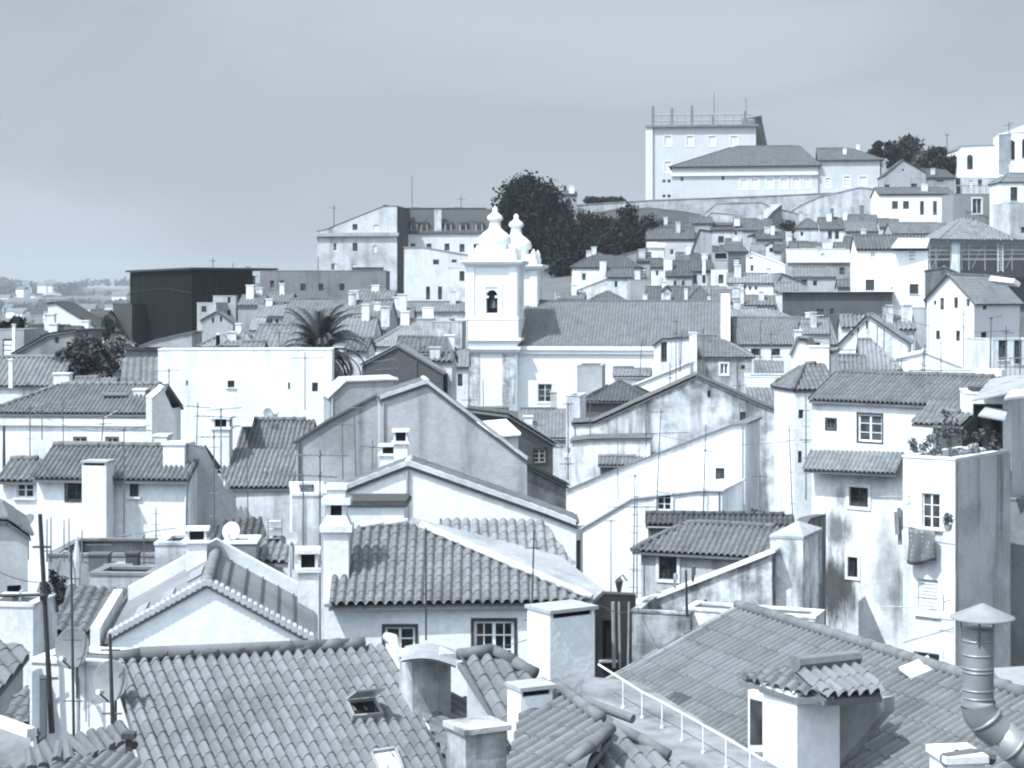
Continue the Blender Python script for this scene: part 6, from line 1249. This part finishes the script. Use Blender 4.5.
# distant wooded hills on the left: a far wood read as one mass, and the white houses one can tell apart
wd_ = MB(); rr = np.random.default_rng(5); n = 0
while n < 2100:
    y = rr.uniform(1300, 3000); px = rr.uniform(-40, 330); x = (px-512)/F*y
    if math.sin(x*.02+y*.004)+math.sin(x*.007-y*.011+1)+rr.normal(0, .6) < .2: continue
    z = gz(x, y); s = rr.uniform(3, 7); n += 1; o = len(wd_.v); leaf_cloud(wd_, (x, y, z+s*.7), (s*1.4, s*1.4, s), 26, s*.55, int(n), .4)
tag(wd_.build('woods', leafmat(.025)), kind='stuff', label='hazy dark woods scattered over the far hills', cat='woods')
fh = MB(); fh.box((-6, 0, -3), (6, 9, 6)); me_w = None
for i in range(46):
    y = rr.uniform(1500, 2700); px = rr.uniform(-8, 128) if i > 20 else rr.uniform(0, 60); x = (px-512)/F*y; z = gz(x, y); s = rr.uniform(.5, 1.25)
    if i == 0:
        root = empty('distant_house', (x, y, z), 0, 'pale far house among the hazy hills at the left skyline', 'house', 'houses on the far hills')
        b = MB(); b.box((-6, 0, -4), (6, 9, 6)); ow = b.build('wall', plaster(.75, .1, .1), root); b = MB(); b.prism([(-6.5, -.5, 6), (6.5, -.5, 6), (6.5, 4.5, 9.5), (-6.5, 4.5, 9.5)], (0, 0, .3)); b.prism([(-6.5, 4.5, 9.5), (6.5, 4.5, 9.5), (6.5, 9.5, 6), (-6.5, 9.5, 6)], (0, 0, .3)); orf = b.build('roof', tile(.12), root); r0 = root
    else:
        root = r0.copy(); COL.objects.link(root)
        for c in (ow, orf): q = c.copy(); COL.objects.link(q); q.parent = root
    root.location = (x, y, z); root.scale = (s*rr.uniform(.6, 1.5), s, s*rr.uniform(.7, 1.3)); root.rotation_euler = (0, 0, rr.uniform(-.6, .6))

# ---------------------------------------------------------------- ROOF AERIALS
A_ = aerial
A_('tall aerial with two long ladder booms above the tiered chimney', 320, 450, 640, 46, [(455, 287, 348, 1), (474, 277, 336, 4)], 0, .024)
A_('thin rod mast left of the tiered chimney', 303, 474, 545, 46, [], 0, .018); A_('plain tall mast on the stained grey party wall', 356, 405, 478, 62, [(408, 350, 362, 0)], -2, .022)
A_('mast with small top bar on the roof of the two-window house', 124, 428, 560, 58, [(429, 105, 150, 2)], 0, .022, rungs=2); A_('short double mast on the left roof before the long white house', 30, 405, 480, 70, [(408, 25, 45, -4)], 0, .024, rungs=3)
A_('leaning lattice aerial before the long white house', 101, 412, 450, 75, [(418, 104, 118, -8), (424, 98, 112, 0)], 3, .024); A_('thin mast with short boom before the cornice band', 42, 404, 440, 80, [(410, 36, 52, 3)], 0, .024)
A_('dark thick pipe mast at the left edge of the white house', 4, 426, 475, 74, [], 0, .06, plain(.06), els=False); A_('wide low boom aerial beside the gabled chimney pot', 221, 408, 470, 62, [(416, 196, 250, 2), (410, 210, 240, -2)], 0, .022)
A_('boom aerial crossing in front of the blank white block', 169, 368, 440, 90, [(371, 158, 178, -1)], 0, .026); A_('tall thin mast at the right end of the blank white block', 305, 352, 410, 96, [(358, 291, 322, 0)], 0, .026)
A_('long horizontal aerial on the terrace poles', 144, 534, 590, 48, [(536, 120, 174, -7)], 0, .018); A_('twin-rod aerial right of the two-window house flue', 156, 508, 545, 50, [], 0, .016, rungs=3)
A_('twin mast with stacked dipoles at the white house right end', 214, 430, 545, 58, [(437, 200, 228, 0)], 0, .022, rungs=4); A_('leaning aerial on the dark slate-walled gable', 397, 358, 400, 110, [(362, 373, 396, -3), (370, 375, 398, -2)], 0, .03, rungs=0)
A_('two-pronged aerial on the mottled hip roof', 420, 336, 358, 150, [(338, 405, 420, 0)], 0, .045); A_('second prong aerial on the mottled hip roof', 421.5, 340, 356, 152, [], 0, .045)
A_('slender aerial on the middle house ridge', 426, 526, 640, 39, [], 0, .02, plain(.05, .5)); A_('dark slender mast before the hip end of the middle house', 531, 530, 650, 33, [], 3, .018, plain(.05, .5), rungs=2)
A_('tall aerial with long boom before the white single-slope house', 633, 474, 625, 60, [(507, 605, 660, 1), (476, 628, 640, 0)], 2, .022, rungs=6); A_('second tall rod beside the long-boom aerial', 637, 482, 630, 60.5, [], 0, .02, rungs=5)
A_('slim mast with tiny bar in the white alley wall', 611, 520, 595, 62, [(521, 606, 616, 0)], 0, .018); A_('tall mast in front of the white single-slope house', 656, 408, 520, 82, [(412, 650, 664, 0)], 5, .025)
A_('mast rising beside the small-paned window', 703, 424, 520, 82, [(450, 703, 720, 4)], 3, .028, rungs=1); A_('tall mast with dish before the stained gable', 646, 420, 485, 92, [(434, 636, 690, -1)], 0, .028)
dish('small pale round dish on the mast before the stained gable', 645, 452, 5, 91.5, -10, 15, plain(.5, .5)); dish('round grey dish by the mast at the church corner', 567, 452, 5, 95, 10, 15, plain(.5, .5))
A_('tall church-corner mast above the round grey dish', 568, 403, 480, 95, [(464, 560, 574, 0), (404, 563, 574, 0)], 0, .035); A_('black iron pole before the barred-window cottage', 687, 570, 617, 52, [], -1, .04, plain(.04), els=False)
A_('mast with three bars before the old stone house', 676, 320, 386, 125, [(333, 672, 692, 3), (321, 672, 678, 0)], 0, .036); A_('leaning aerial left of the column chimney', 680, 330, 372, 135, [(336, 672, 690, 2)], 2, .04)
A_('twin bars aerial on the white coped wall', 670, 362, 392, 120, [(374, 664, 674, 0), (378, 666, 674, 0)], 0, .036); A_('tall mast rising right of the old stone house', 703, 327, 375, 140, [(331, 697, 712, -4)], 0, .04)
A_('long thin mast across the strip house', 830, 315, 400, 86, [(350, 832, 858, 0)], 0, .03, rungs=0); A_('wall-side mast down the strip house', 806, 395, 500, 78, [(440, 800, 812, 0)], 0, .026, rungs=5)
A_('ladder aerial mast before the white courtyard wall', 924, 344, 392, 100, [], 1, .03, rungs=9); A_('second rod beside the ladder aerial', 921, 346, 392, 101, [], 3, .03, rungs=6)
A_('single mast before the white gabled house', 941, 335, 390, 105, [], 0, .03, rungs=2); A_('tall mast with cable brackets on the long grey flank', 963, 300, 395, 118, [(328, 950, 964, -2)], 1, .035, rungs=2)
A_('twin mast frame at the corner of the balcony house', 990, 318, 392, 118, [(318, 988, 1002, -2)], 1, .05, rungs=1); A_('dark mast with spiral brackets before the balcony house', 1006, 325, 380, 120, [(331, 1001, 1014, 2)], 0, .04, rungs=4)
A_('wall mast at the right edge before the balcony house', 1020, 322, 378, 119, [], 0, .04, rungs=3); A_('rod aerial beside the white corner of the strip wall', 793, 425, 530, 84, [(430, 791, 799, 0)], -4, .025, rungs=3)
A_('thin aerial on the old apartment house roof', 334, 205, 232, 252, [(208, 331, 337, 0)], 0, .07); A_('thin aerial on the mansard house roof', 412, 176, 215, 258, [], 0, .06); A_('second thin aerial on the mansard house roof', 461, 195, 210, 258, [(199, 457, 465, 0)], 0, .06)
A_('tall thin pole on the tower block roof', 714, 93, 128, 346, [], 0, .08); A_('slim pole near the right end of the tower block roof', 746, 98, 128, 346, [], 0, .08); A_('bare pole aerial on the wrapped building slab', 213, 258, 276, 238, [(261, 210, 216, 0)], 0, .06); A_('small aerial right of the bare slab pole', 233, 263, 276, 238, [], 0, .06); A_('last small aerial at the slab end', 248, 266, 277, 238, [(267, 245, 251, 0)], 0, .06)
A_('hilltop pole before the arched gable end', 947, 134, 152, 330, [(135, 945, 950, 0)], 0, .09); A_('pole on the arcaded hall roof ridge', 1009, 122, 136, 312, [(126, 1004, 1014, -3)], 0, .08); A_('pole aerial on the five-window building', 318, 256, 275, 219, [], 0, .06); A_('forked aerial on the five-window building', 334, 263, 274, 219, [(264, 331, 338, 0)], 0, .06)
# a few overhead wires
def wire(label, p, q, sag, r=.008):
    P, Q = np.array(p), np.array(q); b = MB(); b.tube([P+(Q-P)*t-np.array([0, 0, sag*4*t*(1-t)]) for t in np.linspace(0, 1, 14)], r, 4); return tag(b.build('cable', plain(.1, .6)), label, 'cable')
wire('thin clothes line from the big chimney across the casement window', at(470, 650, 35), at(535, 637, 32.5), .05, .007); wire('cable across the alley to the peeling wall', at(595, 602, 40), at(640, 607, 56), .2, .012)
wire('cable sagging over the roofs by the ladder aerial', at(900, 345, 110), at(990, 395, 100), .5, .02); wire('phone cable from the white single-slope house', at(640, 440, 88), at(745, 560, 70), .6, .01)
# ---------------------------------------------------------------- AIR
hz = MB(); hz.box((-2600, -60, CZ-120), (2600, 3600, CZ+75))
hm_ = bpy.data.materials.new('hazy_air'); hm_.use_nodes = True; nt = hm_.node_tree; nt.nodes.clear(); o_ = nt.nodes.new('ShaderNodeOutputMaterial'); v_ = nt.nodes.new('ShaderNodeVolumePrincipled')
v_.inputs['Color'].default_value = (.86, .96, 1.0, 1); v_.inputs['Density'].default_value = 0.00016; v_.inputs['Anisotropy'].default_value = .2; nt.links.new(v_.outputs[0], o_.inputs['Volume'])
tag(hz.build('haze', hm_), kind='stuff')
# ---------------------------------------------------------------- more small houses packed on the slope and more roof clutter
for lab, x0, x1, e, r, Y, w_, m_, kd in (
 ('stub house with dark eave wedged left of the narrow tall white house', 637, 650, 262, 254, 262, PG, TH, 'gx'), ('grey back house over the two small slope windows', 676, 698, 262, 254, 258, PW3, TH, 'gx'),
 ('squat house behind the white tower house loft', 726, 742, 247, 240, 268, PW2, TH, 'gx'), ('tiny lean house between loft and stepped coping', 730, 746, 268, 262, 256, PG, TH, 'gx'),
 ('brown-roofed house just under the terrace recess', 690, 712, 224, 218, 300, PG, TH, 'gx'), ('shadowed house left of the dark corner roof', 714, 734, 226, 220, 302, PW3, TH, 'gx'),
 ('long shed roof behind the mossy roof', 756, 788, 240, 233, 284, PG, TH, 'gx'), ('narrow roof right of the dormer hut', 774, 796, 252, 246, 266, PW3, TH, 'gx'),
 ('small house peeping over the light-roofed tenement', 800, 822, 250, 244, 256, PW2, TH, 'gx'), ('dark-roofed house left of the big plain white house', 836, 860, 254, 244, 248, PW3, TH, 'gx'),
 ('grey roof cluster over the villa wing right side', 850, 878, 224, 216, 294, PG, TH, 'gx'), ('roof wedge below the five-window house', 880, 900, 228, 220, 282, PW3, TH, 'gx'),
 ('dark small house between warehouse and tenement', 838, 858, 288, 281, 222, PG, TH, 'gx'), ('low roof house behind the warehouse left end', 776, 800, 292, 284, 216, PW3, T1, 'gx'),
 ('patched house right of the nave gable wall', 745, 775, 306, 297, 216, PW3, T1, 'gx'), ('grey back roof behind the stained slot gable', 880, 915, 330, 318, 160, PW3, T1, 'gx'),
 ('low grey house left of the white gabled two-row house', 905, 928, 330, 320, 170, PG, T1, 'gx'), ('tiled house tucked right of the side chapel', 842, 866, 328, 317, 172, PW3, T1, 'gx'),
 ('grey roof house behind the twin hip roofs', 584, 612, 262, 254, 268, PG, TH, 'hip'), ('mottled cottage behind the scaffold annex', 238, 262, 306, 297, 205, PG, T1, 'gx'),
 ('dark cottage in front of the five-window building', 262, 290, 303, 295, 208, PG, T1, 'gx'), ('low tiled house right of the five-window building', 350, 392, 302, 292, 210, PG, T1, 'gx'),
 ('shadowed roof house left of the slate gable', 344, 366, 352, 340, 150, PW3, T2, 'gx'), ('tiny hut with one dark window below the mottled hip roof', 430, 452, 362, 354, 144, PW3, T2, 'gx'),
 ('grey tiled house left of the draped roof', 100, 124, 372, 362, 132, PG, T1, 'gx'), ('dim little house behind the leafy tree', 60, 84, 344, 336, 175, PG, TD, 'gx')):
    H_(lab, x0, x1, e, r, Y, w_, m_, kind=kd, pitch=24)
for i, (px, t, b_, Y, bm, lab) in enumerate(((186, 470, 540, 60, [(474, 178, 194, 1)], 'thin mast on the corner of the two-window house'), (64, 398, 470, 70, [(403, 52, 74, -2), (409, 56, 72, -1)], 'double-boom mast over the low white wing'), (196, 402, 460, 72, [(406, 186, 210, 2)], 'thin boom mast before the sloping parapet wall'),
  (248, 448, 520, 56, [], 'bare rod before the double-pitched tiled roof'), (343, 418, 480, 60, [(424, 334, 352, 1)], 'rod with short crossbar on the stained party wall'), (372, 440, 500, 52, [(446, 360, 384, 2)], 'short-boom mast left of the paired chimneys'), (436, 400, 470, 66, [], 'thin rod before the big grey gable'),
  (470, 396, 450, 80, [(400, 462, 478, 0)], 'mast with short bar below the church tower'), (484, 380, 440, 100, [], 'thin rod in front of the church shaft'), (536, 420, 470, 78, [(425, 528, 544, 1)], 'crossbar mast above the slate-hung attic'), (590, 398, 450, 104, [(402, 582, 598, 0)], 'crossbar mast left of the stained gable'),
  (618, 440, 500, 88, [], 'plain rod on the white single-slope house'), (760, 470, 545, 80, [(476, 752, 768, 1)], 'crossbar mast at the right foot of the stained gable'), (740, 380, 430, 104, [(386, 732, 748, -1)], 'small aerial on the right slope of the stained gable'), (846, 360, 378, 100, [(362, 838, 854, 0)], 'stub aerial behind the peeling house ridge'),
  (900, 358, 380, 104, [(361, 892, 908, 0)], 'low crossbar aerial behind the peeling house ridge'), (858, 330, 370, 118, [], 'thin rod before the light-roofed house'), (884, 320, 372, 118, [(326, 877, 890, 1)], 'crossbar rod before the stained slot gable'), (772, 330, 372, 130, [(334, 764, 780, 0)], 'crossbar rod before the side chapel'),
  (760, 320, 360, 140, [], 'plain rod before the nave gable wall'), (640, 340, 380, 140, [(344, 632, 648, 0)], 'crossbar rod on the sloping coped wall'), (280, 330, 352, 118, [(333, 272, 288, 0)], 'low aerial over the palm-side roof edge'), (98, 372, 395, 108, [(375, 90, 106, 0)], 'low aerial before the leafy tree'), (140, 366, 400, 100, [], 'plain rod before the draped roof'))):
    A_(lab, px, t, b_, Y, bm, random.Random(i).uniform(-2, 2), None)
wire('long cable looping across the white houses at the left', at(30, 410, 70), at(150, 425, 66), .5, .012); wire('cable hanging between the terrace poles and the left masts', at(-5, 570, 40), at(60, 580, 47), .15, .01)
wire('thin wire from the stained gable to the strip house', at(646, 432, 92), at(795, 440, 84), .4, .012); wire('thin wire over the two-row gabled house', at(880, 310, 118), at(1010, 330, 120), .6, .018)
